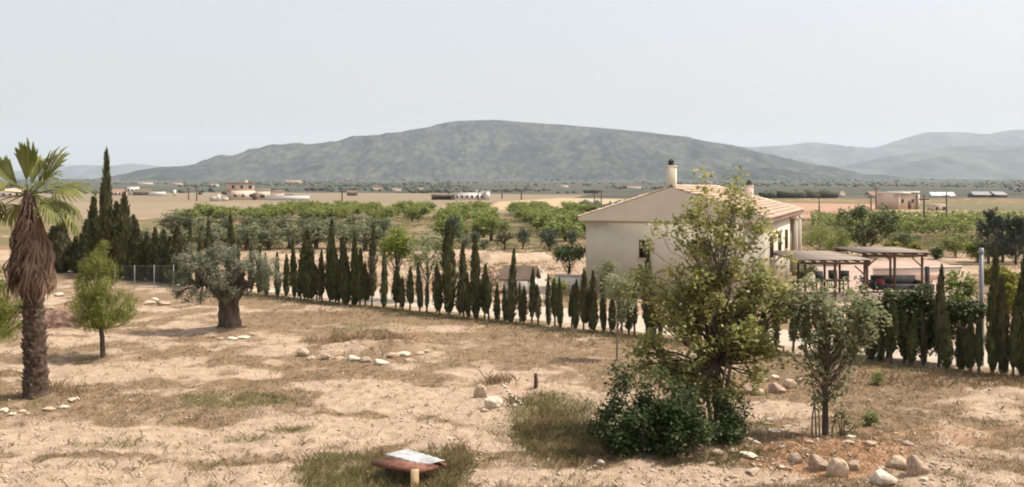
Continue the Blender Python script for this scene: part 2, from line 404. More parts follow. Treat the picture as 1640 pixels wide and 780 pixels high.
# ------------------------------------------------------------------ hills
def hill_mat(name, a, b_, c_, sc):
    m, nt, b = new_mat(name); p = coords(nt, "pos", (1, .22, 1))
    n1 = noise(nt, p, sc, 8, .7); n2 = noise(nt, p, sc * .22, 4, .6)
    mm = nt.nodes.new("ShaderNodeMath"); mm.operation = 'MULTIPLY_ADD'; mm.inputs[1].default_value = .45
    nt.links.new(n2, mm.inputs[0]); mm.inputs[2].default_value = -.225
    m3 = nt.nodes.new("ShaderNodeMath"); m3.operation = 'ADD'; nt.links.new(n1, m3.inputs[0]); nt.links.new(mm.outputs[0], m3.inputs[1])
    nt.links.new(ramp(nt, m3.outputs[0], [a, b_, c_], [.40, .52, .66]), b.inputs["Base Color"])
    b.inputs["Specular IOR Level"].default_value = 0
    return m

def hill(name, prof, Yc, wf, wb, mat, seed, rough=1.0, p=1.15, nx=260, ny=70):
    px = np.array([q[0] for q in prof], float); py = np.array([q[1] for q in prof], float)
    U = np.linspace(px[0], px[-1], nx)
    t = np.concatenate([np.linspace(-1, 0, ny), np.linspace(0, 1, ny // 3)[1:]])
    H = np.maximum((HY - np.interp(U, px, py)) / FPX * Yc + CAM_H, 0)
    Hs = H.copy()
    for _ in range(2): Hs[1:-1] = (Hs[:-2] + 2 * Hs[1:-1] + Hs[2:]) / 4
    X = ((U - CX) / FPX * Yc)[None, :].repeat(len(t), 0)
    Y = Yc + np.where(t < 0, t * wf, t * wb)[:, None] + 0 * X
    n = fbm(X / 420, Y / 700, seed, 5); n2 = 1 - np.abs(2 * fbm(X / 260, Y / 900, seed + 5, 4) - 1)
    sw = (fbm(X / 700, Y / 900, seed + 9, 3) - .5) * .55                # spurs push the slope out or in
    a = np.clip(np.abs(t)[:, None] + sw * np.clip(np.abs(t)[:, None] * 4, 0, 1), 0, 1)
    s = (1 - a) ** p
    Z = Hs[None, :] * s
    e = np.clip(np.abs(t)[:, None] * 3, 0, 1)
    Z = Z + rough * Hs.max() * s * ((n - .5) * .35 * e + (n2 - .62) * .26 * e) + rough * Hs[None] * .010 * (fbm(X / 90, Y / 90, seed + 2, 3) - .5)
    Z = np.where(a >= 1, -6, Z - 4 * (1 - s))
    V = np.stack([X, Y, Z], -1).reshape(-1, 3); nr, nc = X.shape
    i = np.arange(nr - 1)[:, None] * nc + np.arange(nc - 1)[None]
    F = np.stack([i, i + 1, i + nc + 1, i + nc], -1).reshape(-1, 4)
    return put(name, np_mesh(name, V, [F], mat, smooth=True), kind="structure")

hm1 = hill_mat("hill_scrub", (.030, .040, .040), (.062, .070, .064), (.120, .114, .098), .035)
hm2 = hill_mat("range_scrub", (.030, .042, .042), (.062, .076, .07), (.13, .125, .105), .008)
hill("hill", [(215, 299), (270, 285), (310, 273), (360, 259), (420, 248), (480, 238.5), (540, 231.5), (590, 226), (620, 218), (650, 209), (690, 203), (715, 196), (740, 193.3), (795, 192),
              (840, 196), (890, 199), (940, 203), (990, 207), (1040, 212), (1080, 218), (1120, 226), (1160, 235), (1200, 245), (1240, 256), (1290, 267), (1340, 276), (1400, 285), (1470, 292), (1560, 299)],
     5200, 1900, 1200, hm1, 3)
hill("mountain_range", [(1000, 290), (1080, 262), (1160, 232), (1200, 236), (1260, 232.5), (1300, 227), (1350, 234), (1400, 237), (1440, 224), (1480, 212), (1530, 211), (1580, 215), (1620, 208), (1700, 205), (1800, 214), (1960, 235), (2150, 297)],
     11500, 2600, 1500, hm2, 11, p=1.0, nx=200, ny=50)
hill("mountain_range", [(1200, 299), (1290, 284), (1340, 270), (1385, 258), (1430, 249), (1500, 238), (1560, 232.5), (1640, 233), (1750, 238), (1900, 260), (2100, 298)],
     8300, 2100, 1300, hm2, 23, p=1.0, nx=200, ny=50)
hill("mountain_range", [(-500, 296), (-200, 278), (60, 273), (100, 266), (135, 264), (180, 266), (210, 261.5), (250, 265), (285, 272), (340, 282), (420, 297)],
     12800, 2000, 1400, hm2, 31, p=1.0, nx=160, ny=40)

# ------------------------------------------------------------------ haze: one closed box of even air round everything
def make_haze():
    mb = MB(); x, y0, y1, z0, z1 = 13500, -1000, 17000, -9, 900
    mb.box((0, (y0 + y1) / 2, (z0 + z1) / 2), (2 * x, y1 - y0, z1 - z0))
    m = bpy.data.materials.new("haze"); m.use_nodes = True; nt = m.node_tree
    nt.nodes.remove(nt.nodes["Principled BSDF"])
    v = nt.nodes.new("ShaderNodeVolumePrincipled"); v.inputs["Color"].default_value = (.80, .91, 1.0, 1)
    v.inputs["Density"].default_value = 6.2e-5; v.inputs["Anisotropy"].default_value = .15
    nt.links.new(v.outputs[0], nt.nodes["Material Output"].inputs["Volume"])
    o = mb.build("haze", m, kind="stuff"); return o
make_haze()

# ------------------------------------------------------------------ plants: leaves, trunks
def leaf_quads(C, L, W, axis=None, r=rng, jit=.35):
    """a rhombus leaf at each centre; axis = preferred direction of its long side"""
    n = len(C)
    a = r.normal(size=(n, 3))
    if axis is not None: a = np.asarray(axis) + a * jit; q = r.normal(size=(n, 3))
    else: q = np.array([.15, -.1, 1.0]) + r.normal(size=(n, 3)) * .62          # blades lie more or less level
    a /= np.linalg.norm(a, axis=1)[:, None] + 1e-9
    b = np.cross(a, q)
    if axis is None: a = np.cross(q, b); a /= np.linalg.norm(a, axis=1)[:, None] + 1e-9
    b /= np.linalg.norm(b, axis=1)[:, None] + 1e-9
    s = r.uniform(.65, 1.3, size=(n, 1))
    a = a * s * L / 2; b = b * s * W / 2
    V = np.stack([C - a, C + b, C + a, C - b], 1).reshape(-1, 3)
    F = np.arange(4 * n).reshape(n, 4)
    return V, F

def ball(n, r=rng, p=.5):
    d = r.normal(size=(n, 3)); d /= np.linalg.norm(d, axis=1)[:, None]
    return d * (r.uniform(size=(n, 1)) ** p)

def bez(a, b, c, n=7):
    t = np.linspace(0, 1, n)[:, None]; return (1 - t) ** 2 * a + 2 * t * (1 - t) * b + t * t * c

def env_points(n, ells, r=rng, hollow=.45):
    """points spread through a union of ellipsoids (centre, radii)"""
    vol = np.array([e[1][0] * e[1][1] * e[1][2] for e in ells]); k = r.choice(len(ells), n, p=vol / vol.sum())
    d = r.normal(size=(n, 3)); d /= np.linalg.norm(d, axis=1)[:, None]
    rr = hollow + (1 - hollow) * r.uniform(size=(n, 1)) ** .6
    c = np.array([e[0] for e in ells])[k]; s = np.array([e[1] for e in ells])[k]
    return c + d * rr * s

def tree_meshes(trunk, tr, clumps, crad, per, L, W, lmat, bmat, sides=7, axis=None, branch_r=.25, crown_sub=3, jit=.35, rs=rng, sq=1.0):
    """trunk: points; clumps: (n,3) centres; returns trunk mesh and crown mesh"""
    trunk = np.asarray(trunk, float); mb = MB(); mb.tube(trunk, tr, sides)
    r_ = np.asarray(tr, float); Cs = []; tips = []
    zt = trunk[:, 2]
    for c in clumps:
        zc = np.clip(c[2] * rs.uniform(.35, .75), zt[0] + (zt[-1] - zt[0]) * .3, zt[-1])
        k = np.interp(zc, zt, np.arange(len(zt))); i = int(k); j = min(i + 1, len(zt) - 1)
        o = trunk[i] * (1 - (k - i)) + trunk[j] * (k - i)
        rb = np.interp(zc, zt, np.broadcast_to(r_, zt.shape)) * branch_r + .004
        m = (o + c) / 2 + np.array([(c - o)[0] * .2, (c - o)[1] * .2, -.05 * np.linalg.norm(c - o)])
        P = bez(o, m, c, 7); P[1:-1] += rs.normal(size=(5, 3)) * .03 * np.linalg.norm(c - o) * .6
        mb.tube(P, np.linspace(rb, rb * .25, 7), 5)
        for _ in range(crown_sub):
            e = c + ball(1, rs, .4)[0] * crad * .9
            mb.tube(bez(P[-3], (P[-2] + e) / 2 + rs.normal(size=3) * .05 * crad, e, 4), np.linspace(rb * .35, rb * .12, 4), 3); tips.append(e)
    n = len(clumps)
    cc = np.repeat(clumps, per, 0)
    C = cc + ball(n * per, rs, .55) * crad * np.array([1, 1, sq]) * rs.uniform(.7, 1.25, size=(n, 1)).repeat(per, 0)
    if tips:
        t = np.array(tips); t = np.repeat(t, max(1, per // 6), 0); C = np.vstack([C, t + rs.normal(size=t.shape) * crad * .22])
    V, F = leaf_quads(C, L, W, axis, rs, jit)
    return mb.mesh("trunk", bmat, True), np_mesh("crown", V, [F], lmat)

def plant(name, label, cat, loc, tm, cm, group=None, rz=0.0, sc=(1, 1, 1)):
    t = thing(name, label, cat, loc, rz, group)
    for n, m in (("trunk", tm), ("crown", cm)):
        if m is None: continue
        o = put(n, m, t); o.scale = sc
    return t

def ordn(n):
    w = ["first", "second", "third", "fourth", "fifth", "sixth", "seventh", "eighth", "ninth", "tenth", "eleventh", "twelfth", "thirteenth", "fourteenth", "fifteenth",
         "sixteenth", "seventeenth", "eighteenth", "nineteenth", "twentieth"]
    if n <= 20: return w[n - 1]
    return {2: "twenty", 3: "thirty", 4: "forty"}[n // 10] + "-" + w[n % 10 - 1] if n % 10 else {3: "thirtieth", 4: "fortieth"}[n // 10]

# ------------------------------------------------------------------ the house with the gable
def window_part(parent, c, w, h, ang, frame=M['wood_dark'], depth=.1):
    """window set in a wall: frame bars, sill and pane; ang = heading of the wall's length"""
    d = np.array([math.cos(ang), math.sin(ang), 0])
    n = np.array([math.sin(ang), -math.cos(ang), 0])
    c = np.array(c, float)
    mb = MB()
    for s in (-1, 1):
        mb.box(c + d * s * (w / 2 - .03) + n * .02, (.06, depth, h), ang)
        mb.box(c + np.array([0, 0, s * (h / 2 - .03)]) + n * .021, (w - .12, depth, .06), ang)
    mb.box(c + n * .015, (.05, depth * .8, h - .12), ang)
    f = mb.build("window", frame, parent)
    MB().box(c - n * .01, (w - .04, .02, h - .04), ang).build("pane", M['glass'], f)
    MB().box(c + n * .05 + np.array([0, 0, -h / 2 - .04]), (w + .2, .2, .07), ang).build("sill", M['stucco_pale'], f)
    return f

def house_main():
    t = R(22); dv = np.array([math.sin(t), math.cos(t)]); wv = np.array([math.cos(t), -math.sin(t)])   # back, right
    C = np.array([sx(1075, 50.5), 50.5]); W, ze, zr, Ln = 10.5, 4.10, 5.93, 19.0
    rt = thing("country_house", "cream single storey house with plain gable and pale clay tile roof behind the leafy trees", "house", (C[0], C[1], 0), -t)
    # local frame: x right along gable, y back
    hw = W / 2; ov = .35; wl_ = hw - .33
    # walls: front gable wall, right, left, back as one shell with thickness
    mb = MB(); th = .25; L2 = Ln - .7
    mb.box((0, ov + th / 2, ze / 2), (2 * wl_, th, ze))
    mb.box((-wl_ + th / 2, ov + L2 / 2 + .1, ze / 2 - .003), (th, L2 - th, ze - .006))
    LP = 12.6
    mb.box((wl_ - th / 2, ov + LP / 2 + .13, ze / 2 - .003), (th, LP - .26, ze - .006))
    mb.box((wl_ - 1.5, ov + (LP + L2) / 2, ze / 2 - .009), (th, L2 - LP, ze - .018)); mb.box((wl_ - .82, ov + LP - .13, ze / 2 - .012), (1.2, th, ze - .024))
    mb.box((0, ov + L2, ze / 2 - .006), (2 * wl_ - .1, th, ze - .012))
    mb.build("wall", M['stucco'], rt)
    # pediment: the plain triangle that stands proud of the wall
    V = []
    for y in (0, ov + .3):
        V += [(-hw, y, ze - .02), (hw, y, ze - .02), (hw, y, ze + .16), (0, y, zr), (-hw, y, ze + .16)]
    me = bpy.data.meshes.new("gable"); F = [[0, 1, 2, 3, 4], [9, 8, 7, 6, 5], [1, 0, 5, 6], [2, 1, 6, 7], [3, 2, 7, 8], [4, 3, 8, 9], [0, 4, 9, 5]]
    me.from_pydata(V, [], F); me.materials.append(M['stucco']); me.update(); put("gable", me, rt)
    MB().box((0, ov - .02, ze - .09), (2 * wl_ + .1, .06, .12)).build("cornice", M['stucco_pale'], rt)
    # soffit slab below the tiles
    rl = 13.5
    V = [(-hw, .02, ze + .16), (hw, .02, ze + .16), (hw, Ln, ze + .16), (-hw, Ln, ze + .16), (0, .02, zr + .005), (0, rl, zr + .005)]
    V += [(x, y, z - .14) for x, y, z in V]
    F = [[4, 1, 2, 5], [0, 4, 5, 3], [5, 2, 3], [1, 7, 8, 2], [2, 8, 9, 3], [3, 9, 6, 0], [6, 9, 8, 7]]
    me = bpy.data.meshes.new("roof"); me.from_pydata(V, [], F); me.materials.append(M['tile_dark']); me.update(); ro = put("roof", me, rt)
    # barrel tiles, too small to pick apart: one mesh, real relief
    tv = MB(); slope = math.atan2(zr - ze - .16, hw)
    def tile(x, y, side, ln=.44, rad=.105):
        a = np.linspace(0, np.pi, 5); k = rng.uniform(-.012, .012)
        prof = np.stack([np.cos(a) * rad, np.sin(a) * rad * .75], 1)
        P = []
        for e, rr in ((0, 1.0), (1, .85)):
            xx = side * (abs(x) - ln * e * math.cos(slope)); zz = zr - (abs(xx) * math.tan(slope)) + .02 + (0 if e else .03)
            for q in prof: P.append((xx, y + q[0] * rr + k, zz + q[1] * rr))
        Q = [[i, i + 1, i + 6, i + 5] for i in range(4)] + [[0, 1, 2, 3]]
        tv.add(P, Q, [[0, 3, 4]])
    for side in (1, -1):
        y = .08
        while y < Ln - .1:
            lim = 0 if y < rl else hw * (y - rl) / (Ln - rl)
            x = hw + .04
            while x - .4 > lim: tile(x, y, side); x -= .385
            y += .225
    tv.build("roof_tiles", M['tile'], ro, kind="stuff")
    rg = MB()
    y = 0.05
    while y < rl:
        rg.tube([(0, y, zr + .03), (0, y + .42, zr + .05)], [.13, .11], 7); y += .38
    for s in (1, -1):
        for k in np.linspace(0, 1, 20)[:-1]:
            a = np.array((s * hw * k, rl + (Ln - rl) * k, zr + (ze + .16 - zr) * k + .05)); b2 = np.array((s * hw * (k + .055), rl + (Ln - rl) * (k + .055), zr + (ze + .16 - zr) * (k + .055) + .06))
            rg.tube([a, b2], [.11, .13], 7)
    rg.build("ridge_tiles", M['tile'], ro, kind="stuff")
    # chimneys: plastered shaft with a dark pipe cowl
    for (x, y, zb, zt, w, d, m) in ((-.1, .45, ze + 1.2, 7.12, .52, .42, M['stucco']), (2.55, 11.3, ze + .3, 6.03, .5, .5, M['pink_wall'])):
        c = MB(); c.box((x, y, (zb + zt) / 2), (w, d, zt - zb)); c.box((x, y, zt - .06), (w + .07, d + .07, .08)); ch = c.build("chimney", m, ro)
        c = MB(); c.tube([(x, y, zt - .02), (x, y, zt + .22)], .15, 10); c.tube([(x, y, zt + .22), (x, y, zt + .36)], [.19, .06], 10); c.build("cowl", M['dark_cloth'], ch)
    # windows and the side porch
    window_part(rt, (-1.55, ov - .01, 2.55), .6, 1.0, 0)
    window_part(rt, (1.55, ov - .01, 2.7), 1.1, .85, 0)
    xw = wl_ - 1.5 + .125
    for y in (2.6, 6.6, 10.4): window_part(rt, (wl_ + .01, y, 2.7), 1.1, 1.2, R(90))
    window_part(rt, (xw, 17.2, 2.5), 1.0, 1.2, R(90))
    d = MB(); d.box((xw + .02, 14.6, 1.6), (.08, 1.1, 2.3)); dr = d.build("door", M['white_wall'], rt)
    MB().box((xw + .06, 14.6, 1.7), (.02, .8, 1.8)).build("pane", M['glass'], dr)
    MB().tube([(xw + .06, 14.15, 1.5), (xw + .12, 14.15, 1.5)], .03, 6).build("handle", M['metal'], dr)
    for y in (15.4, 18.2):
        c = MB(); c.box((hw - .25, y, (ze - .1) / 2), (.36, .36, ze - .1)); c.box((hw - .25, y, ze - .28), (.48, .48, .14)); c.build("column", M['stucco_pale'], rt)
    MB().box((hw - .25, 15.9, ze - .09), (.30, 5.6, .18)).build("porch_beam", M['stucco_pale'], rt)
house_main()

# low white terrace wall and small hut in the yard
def yard_things():
    p = at(925, 466)
    t = thing("garden_wall", "low white rendered terrace wall beside the gable end of the cream house", "wall", (p.x, p.y, 0), R(-18))
    MB().box((0, 0, .42), (2.6, .25, .84)).build("wall", M['white_wall'], t); MB().box((0, 0, .88), (2.7, .34, .07)).build("coping", M['stucco_pale'], t)
    p = at(834, 468)
    t = thing("hut", "small low hut with grey brown sloping roof behind the cypress row", "hut", (p.x, p.y, 0), R(-14))
    b = MB(); b.box((0, 0, .42), (1.7, 1.3, .84)); b.build("wall", M['white_wall'], t)
    me = bpy.data.meshes.new("roof"); V = []
    for x in (-1.0, 1.0): V += [(x, -.8, .80), (x, -.1, 1.52), (x, .8, .80), (x, .8, .72), (x, -.1, 1.42), (x, -.8, .72)]
    F = [[0, 6, 7, 1], [1, 7, 8, 2], [2, 8, 9, 3], [3, 9, 10, 4], [4, 10, 11, 5], [5, 11, 6, 0], [0, 1, 4, 5], [1, 2, 3, 4], [6, 11, 10, 7], [7, 10, 9, 8]]
    me.from_pydata(V, [], F); me.materials.append(M['brown_roof']); me.update(); put("roof", me, t)
    b = MB(); b.box((-.3, -.66, .38), (.45, .04, .74)); b.build("door", M['wood_dark'], t)
    # earth bank along the far side of the yard
    def mound(name, p0, p1, w, h, mat, seed, kind=None, n=60, m=14):
        s = np.linspace(0, 1, n)[:, None]; q = np.linspace(-1, 1, m)[None]
        d = (p1 - p0).to_2d(); nv = Vector((-d.y, d.x)).normalized()
        X = p0.x + d.x * s + nv.x * q * w; Y = p0.y + d.y * s + nv.y * q * w
        e = np.clip(np.minimum(s, 1 - s) * 7, 0, 1) ** .7
        Z = h * (1 - q ** 2) ** .8 * e * (.65 + .7 * fbm(X * .8, Y * .8, seed)) + (fbm(X * 3, Y * 3, seed + 2) - .5) * .25 * h - .05
        V = np.stack([X, Y, Z], -1).reshape(-1, 3); i = np.arange(n - 1)[:, None] * m + np.arange(m - 1)[None]
        F = np.stack([i, i + m, i + m + 1, i + 1], -1).reshape(-1, 4)
        return put(name, np_mesh(name, V, [F], mat, True), kind=kind)
    mound("earth_bank", at(765, 419), at(890, 416), 2.0, .6, M['bank'], 3, "structure")
    mound("earth_bank", at(395, 414), at(490, 414), 1.2, .45, M['bank'], 9, "structure")
    o = mound("earth_heap", at(62, 523), at(136, 520), .8, .62, M['mound'], 15, n=30)
    tag(o, "dark reddish brown heap of earth and rubble between palm and young pine", "heap")
    o = mound("earth_heap", at(828, 494), at(852, 494), .55, .5, M['mound'], 19, n=20)
    tag(o, "low grey brown soil heap in the yard in front of the small hut", "heap")
yard_things()

# ------------------------------------------------------------------ patio with pergolas to the right of the house
pix_sheet("patio", [(1262, 505), (1560, 510), (1545, 432), (1500, 418), (1400, 418), (1300, 424)], M['patio'], .006)

def pergola(label, px0, px1, Df, Db, z, lean=0.0, mat=M['wood_grey'], nb=0):
    x0, x1 = sx(px0, Df), sx(px1, Df); w = x1 - x0; d = Db - Df
    t = thing("pergola", label, "pergola", ((x0 + x1) / 2, (Df + Db) / 2, 0), 0, "pergolas on the patio")
    n = int(d / .3)
    for y in (-d / 2 + .25, d / 2 - .25):
        for k in range(3):
            x = -w / 2 + .25 + k * (w - .5) / 2
            MB().box((x, y, (z - .2) / 2), (.10, .10, z - .2)).build("post", M['wood_dark'], t)
            if k != 1:
                s = 1 if k == 0 else -1
                b = MB(); b.box((x + s * .28, y, z - .46), (.6, .05, .06), ry=s * R(-42)); b.build("brace", M['wood_dark'], t)
        MB().box((0, y, z - .13), (w, .09, .12)).build("beam", M['wood_dark'], t)
    for k in range(7):
        x = -w / 2 + .1 + k * (w - .2) / 6
        MB().box((x, 0, z - .02), (.08, d + .2, .08)).build("rafter", M['wood_dark'], t)
    me = MB().box((0, 0, 0), (w + .3, .19, .035)).mesh("slat", mat)
    for k in range(n):
        o = put("slat", me, t); o.location = (rng.uniform(-.04, .04), -d / 2 + .15 + k * (d - .3) / (n - 1), z + .045 + rng.uniform(0, .012))
        o.rotation_euler = (rng.uniform(-.06, .06), rng.uniform(-.006, .006), rng.uniform(-.01, .01))
pergola("low weathered wooden pergola with grey slatted roof nearest the cream house", 1284, 1396, 46.5, 53, 2.28)
pergola("second grey slatted pergola to the right, thinner roof and dark posts", 1384, 1488, 48.6, 53.2, 2.50)

def patio_things():
    def chair(p, rz, label):
        t = thing("garden_chair", label, "chair", (p.x, p.y, 0), rz, "dark chairs on the patio")
        for x in (-.22, .22):
            for y in (-.22, .22): MB().box((x, y, .22), (.045, .045, .44)).build("leg", M['wood_dark'], t)
        MB().box((0, 0, .46), (.52, .52, .05)).build("seat", M['dark_cloth'], t); MB().box((0, .25, .76), (.52, .05, .54), rx=R(-8)).build("backrest", M['dark_cloth'], t)
    p = at(1333, 470)
    t = thing("garden_table", "dark wooden table standing under the low grey pergola", "table", (p.x, p.y, 0))
    MB().box((0, 0, .74), (1.7, .9, .05)).build("tabletop", M['wood_dark'], t)
    for x in (-.75, .75):
        for y in (-.38, .38): MB().box((x, y, .36), (.07, .07, .71)).build("leg", M['wood_dark'], t)
    for k, (px, py, rz, l) in enumerate(((1316, 463, 0.3, "dark chair at the left end of the patio table"), (1352, 462, -.4, "dark chair at the right end of the patio table"), (1336, 461, 0, "dark chair behind the middle of the patio table"))):
        chair(at(px, py), rz, l)
    p = at(1435, 468)
    t = thing("garden_sofa", "long dark grey outdoor sofa with red cushion under the right pergola", "sofa", (p.x, p.y, 0), R(180))
    MB().box((0, 0, .3), (2.5, .8, .28)).build("seat", M['dark_cloth'], t); MB().box((0, -.42, .62), (2.5, .16, .62), rx=R(6)).build("backrest", M['dark_cloth'], t)
    for x in (-1.33, 1.33): MB().box((x, 0, .42), (.15, .86, .5)).build("armrest", M['dark_cloth'], t)
    for x in (-1.15, 1.15):
        for y in (-.3, .3): MB().box((x, y, .08), (.06, .06, .16)).build("leg", M['wood_dark'], t)
    MB().box((.9, .02, .55), (.45, .16, .4), rx=R(14)).build("cushion", M['red_cloth'], t)
    p = at(1485, 470)
    t = thing("stove_pipe", "upright black stove pipe at the right edge of the second pergola", "stove pipe", (p.x, p.y, 0))
    MB().tube([(0, 0, .5), (0, 0, 1.5)], .13, 10).build("pipe", M['dark_cloth'], t); MB().box((0, 0, .28), (.6, .5, .5)).build("stove", M['dark_cloth'], t)
    a, b = at(1400, 452), at(1540, 447)
    t = thing("patio_wall", "low pink wall closing the back of the patio", "wall", ((a.x + b.x) / 2, (a.y + b.y) / 2, 0), math.atan2(b.y - a.y, b.x - a.x))
    w = (b - a).length
    MB().box((0, 0, .4), (w, .22, .8)).build("wall", M['pink_wall'], t); MB().box((0, 0, .83), (w + .06, .3, .06)).build("coping", M['stucco_pale'], t)
    p = at(1325, 482)
    for k, (px, py, l) in enumerate(((1275, 478, "round clay plant pot by the left post of the low pergola"), (1382, 470, "clay plant pot by the right post of the low pergola"))):
        p = at(px, py); t = thing("plant_pot", l, "plant pot", (p.x, p.y, 0), 0, "clay pots on the patio")
        MB().tube([(0, 0, 0), (0, 0, .35), (0, 0, .42)], [.16, .24, .26], 12).build("pot", M['tile_dark'], t)
        V, F = leaf_quads(np.array([0, 0, .72]) + ball(160) * np.array([.36, .36, .4]), .16, .07); put("plant", np_mesh("plant", V, [F], M['bluegreen']), t)
patio_things()

# ------------------------------------------------------------------ cypresses
def cypress_mesh(seed, mat, h=4.0, rad=.36, n=1000, lump=.3):
    r = np.random.default_rng(seed)
    t = r.uniform(size=n) ** .9
    an = r.uniform(0, 2 * np.pi, n)
    prof = lambda t: (np.clip((t + .03) / .26, 0, 1) ** .6) * (1 - t ** 2.6) ** .8 * (1 - .18 * t) + .02
    k = 1 + lump * (fbm(an * 1.3 + seed, t * 9, seed) - .5) * 2
    rr = prof(t) * rad * k * r.uniform(.62, 1.14, n)
    C = np.stack([np.cos(an) * rr, np.sin(an) * rr, t * h], 1)
    ax = np.stack([np.cos(an) * .28, np.sin(an) * .28, np.ones(n)], 1)
    V, F = leaf_quads(C, .36, .085, ax, r, .22)
    mb = MB(); mb.add(V, F)
    for q in range(seed % 3):                                              # side spires of uneven height
        m = n // 3; hs = h * r.uniform(.55, .85); a0 = r.uniform(0, 6.28); t2 = r.uniform(size=m); a2 = r.uniform(0, 6.28, m); r2 = prof(t2) * rad * .55 * r.uniform(.6, 1.1, m)
        C2 = np.stack([np.cos(a2) * r2 + math.cos(a0) * rad * .75, np.sin(a2) * r2 + math.sin(a0) * rad * .75, t2 * hs], 1)
        V2, F2 = leaf_quads(C2, .36, .085, np.stack([np.cos(a2) * .25, np.sin(a2) * .25, np.ones(m)], 1), r, .22); mb.add(V2, F2)
    tt = np.linspace(0.03, .985, 12)
    mb.tube(np.stack([0 * tt, 0 * tt, tt * h], 1), prof(tt) * rad * .72, 8)
    return mb.mesh("crown", mat)
cyp = [cypress_mesh(100 + i, M['cypress'], lump=.25 + .08 * i) for i in range(6)]
cyp_b = [cypress_mesh(120 + i, M['cypress_brown'], n=620, lump=.5) for i in range(4)]
stem = MB().tube([(0, 0, -.1), (0.01, 0, .6), (0, .01, 1.6)], [.05, .04, .025], 6).mesh("trunk", M['bark'])
# (photo x, top y, width in pixels, kind) along the hedge; kind 1 = thin brownish
HEDGE_BACK = [(84, 384, 14, 0), (94, 380, 14, 0), (105, 378, 14, 0), (116, 384, 14, 0), (134, 376, 14, 0), (147, 352, 16, 0), (164, 356, 16, 0), (177, 352, 16, 0), (187, 358, 16, 0), (196, 350, 15, 0), (206, 352, 15, 0), (216, 386, 15, 0), (227, 388, 15, 0), (238, 384, 15, 0), (249, 390, 15, 0), (260, 388, 15, 0), (281, 396, 13, 0), (298, 394, 13, 0), (516, 412, 14, 0), (541, 416, 14, 0), (572, 414, 14, 0), (583, 420, 13, 0), (505, 424, 12, 1)]
HEDGE = [(78, 362, 14, 0), (88, 352, 14, 0), (99, 346, 14, 0), (110, 352, 14, 0), (121, 344, 14, 0), (129, 312, 12, 0), (138, 366, 14, 0), (157, 241, 12, 0), (171, 330, 16, 0), (182, 324, 15, 0), (192, 345, 13, 0), (201, 309, 15, 0), (211, 366, 13, 0),
         (221, 372, 12, 0), (232, 364, 14, 0), (243, 374, 12, 0), (254, 368, 14, 0), (265, 378, 12, 0), (273, 360, 12, 0), (289, 384, 10, 1), (306, 350, 13, 0), (322, 372, 11, 0), (333, 352, 13, 0), (346, 388, 10, 1), (372, 344, 14, 0), (386, 384, 10, 1), (398, 392, 12, 0), (412, 398, 10, 0), (430, 404, 10, 0), (444, 404, 12, 0),
         (456, 408, 13, 0), (469, 382, 10, 0), (481, 420, 10, 1), (494, 369, 26, 0), (507, 400, 12, 0), (523, 352, 18, 0), (534, 392, 14, 0), (547, 378, 15, 0), (557, 404, 14, 0), (566, 371, 16, 0), (578, 398, 14, 0), (590, 361, 18, 0), (610, 399, 14, 0), (629, 425, 14, 0), (637, 446, 9, 1), (648, 444, 10, 1), (658, 428, 12, 0), (671, 421, 14, 0), (683, 450, 10, 1), (696, 424, 15, 1),
         (709, 440, 10, 0), (719, 354, 20, 0), (731, 448, 12, 0), (746, 392, 13, 0), (755, 438, 11, 0), (767, 375, 14, 0), (778, 424, 13, 0), (787, 440, 12, 0), (795, 454, 9, 0), (809, 456, 10, 1), (822, 398, 15, 0), (832, 452, 9, 1), (842, 458, 10, 1), (853, 430, 14, 0), (866, 456, 10, 1), (875, 440, 12, 0), (889, 446, 13, 0), (900, 444, 10, 0), (912, 456, 13, 0), (920, 448, 12, 0),
         (935, 430, 12, 0), (947, 434, 13, 0), (956, 470, 13, 0), (966, 446, 12, 0), (978, 470, 13, 0), (992, 450, 12, 0), (1006, 476, 14, 1), (1019, 462, 14, 0), (1032, 402, 15, 0), (1046, 470, 14, 0), (1062, 478, 14, 1), (1080, 470, 16, 0), (1098, 480, 15, 1), (1117, 474, 15, 0), (1136, 484, 15, 1), (1156, 478, 16, 0), (1178, 486, 15, 0), (1200, 480, 16, 1), (1222, 490, 15, 0), (1246, 484, 16, 0), (1270, 494, 15, 1), (1294, 488, 16, 0), (1318, 498, 16, 0), (1344, 490, 15, 1), (1368, 500, 16, 0), (1392, 496, 16, 0), (1410, 506, 15, 1),
         (1430, 478, 17, 0), (1446, 500, 14, 0), (1461, 506, 14, 0), (1477, 500, 15, 1), (1501, 424, 16, 0), (1518, 500, 14, 0), (1535, 516, 12, 1), (1555, 505, 16, 0), (1568, 512, 14, 0), (1589, 398, 18, 0), (1605, 440, 16, 0), (1623, 474, 14, 0), (1635, 400, 20, 0), (1662, 430, 20, 0)]
LM = [(157, "the tallest cypress by the palm"), (201, "the pointed cypress by the fence"), (306, "the cypress left behind the olive"), (372, "the spire behind the olive crown"), (494, "the broad cypress beside the olive"),
      (590, "the tall cypress beside the round tree"), (719, "the tallest middle cypress"), (767, "the slim cypress before the bushes"), (822, "the needle thin cypress by the hut"), (935, "the cypress at the house corner"), (1032, "the cypress under the window"), (1246, "the cypress behind the leafy tree"),
      (1501, "the lone spire before the patio"), (1589, "the spire beside the grey pipe"), (1635, "the last tall right hand cypress")]
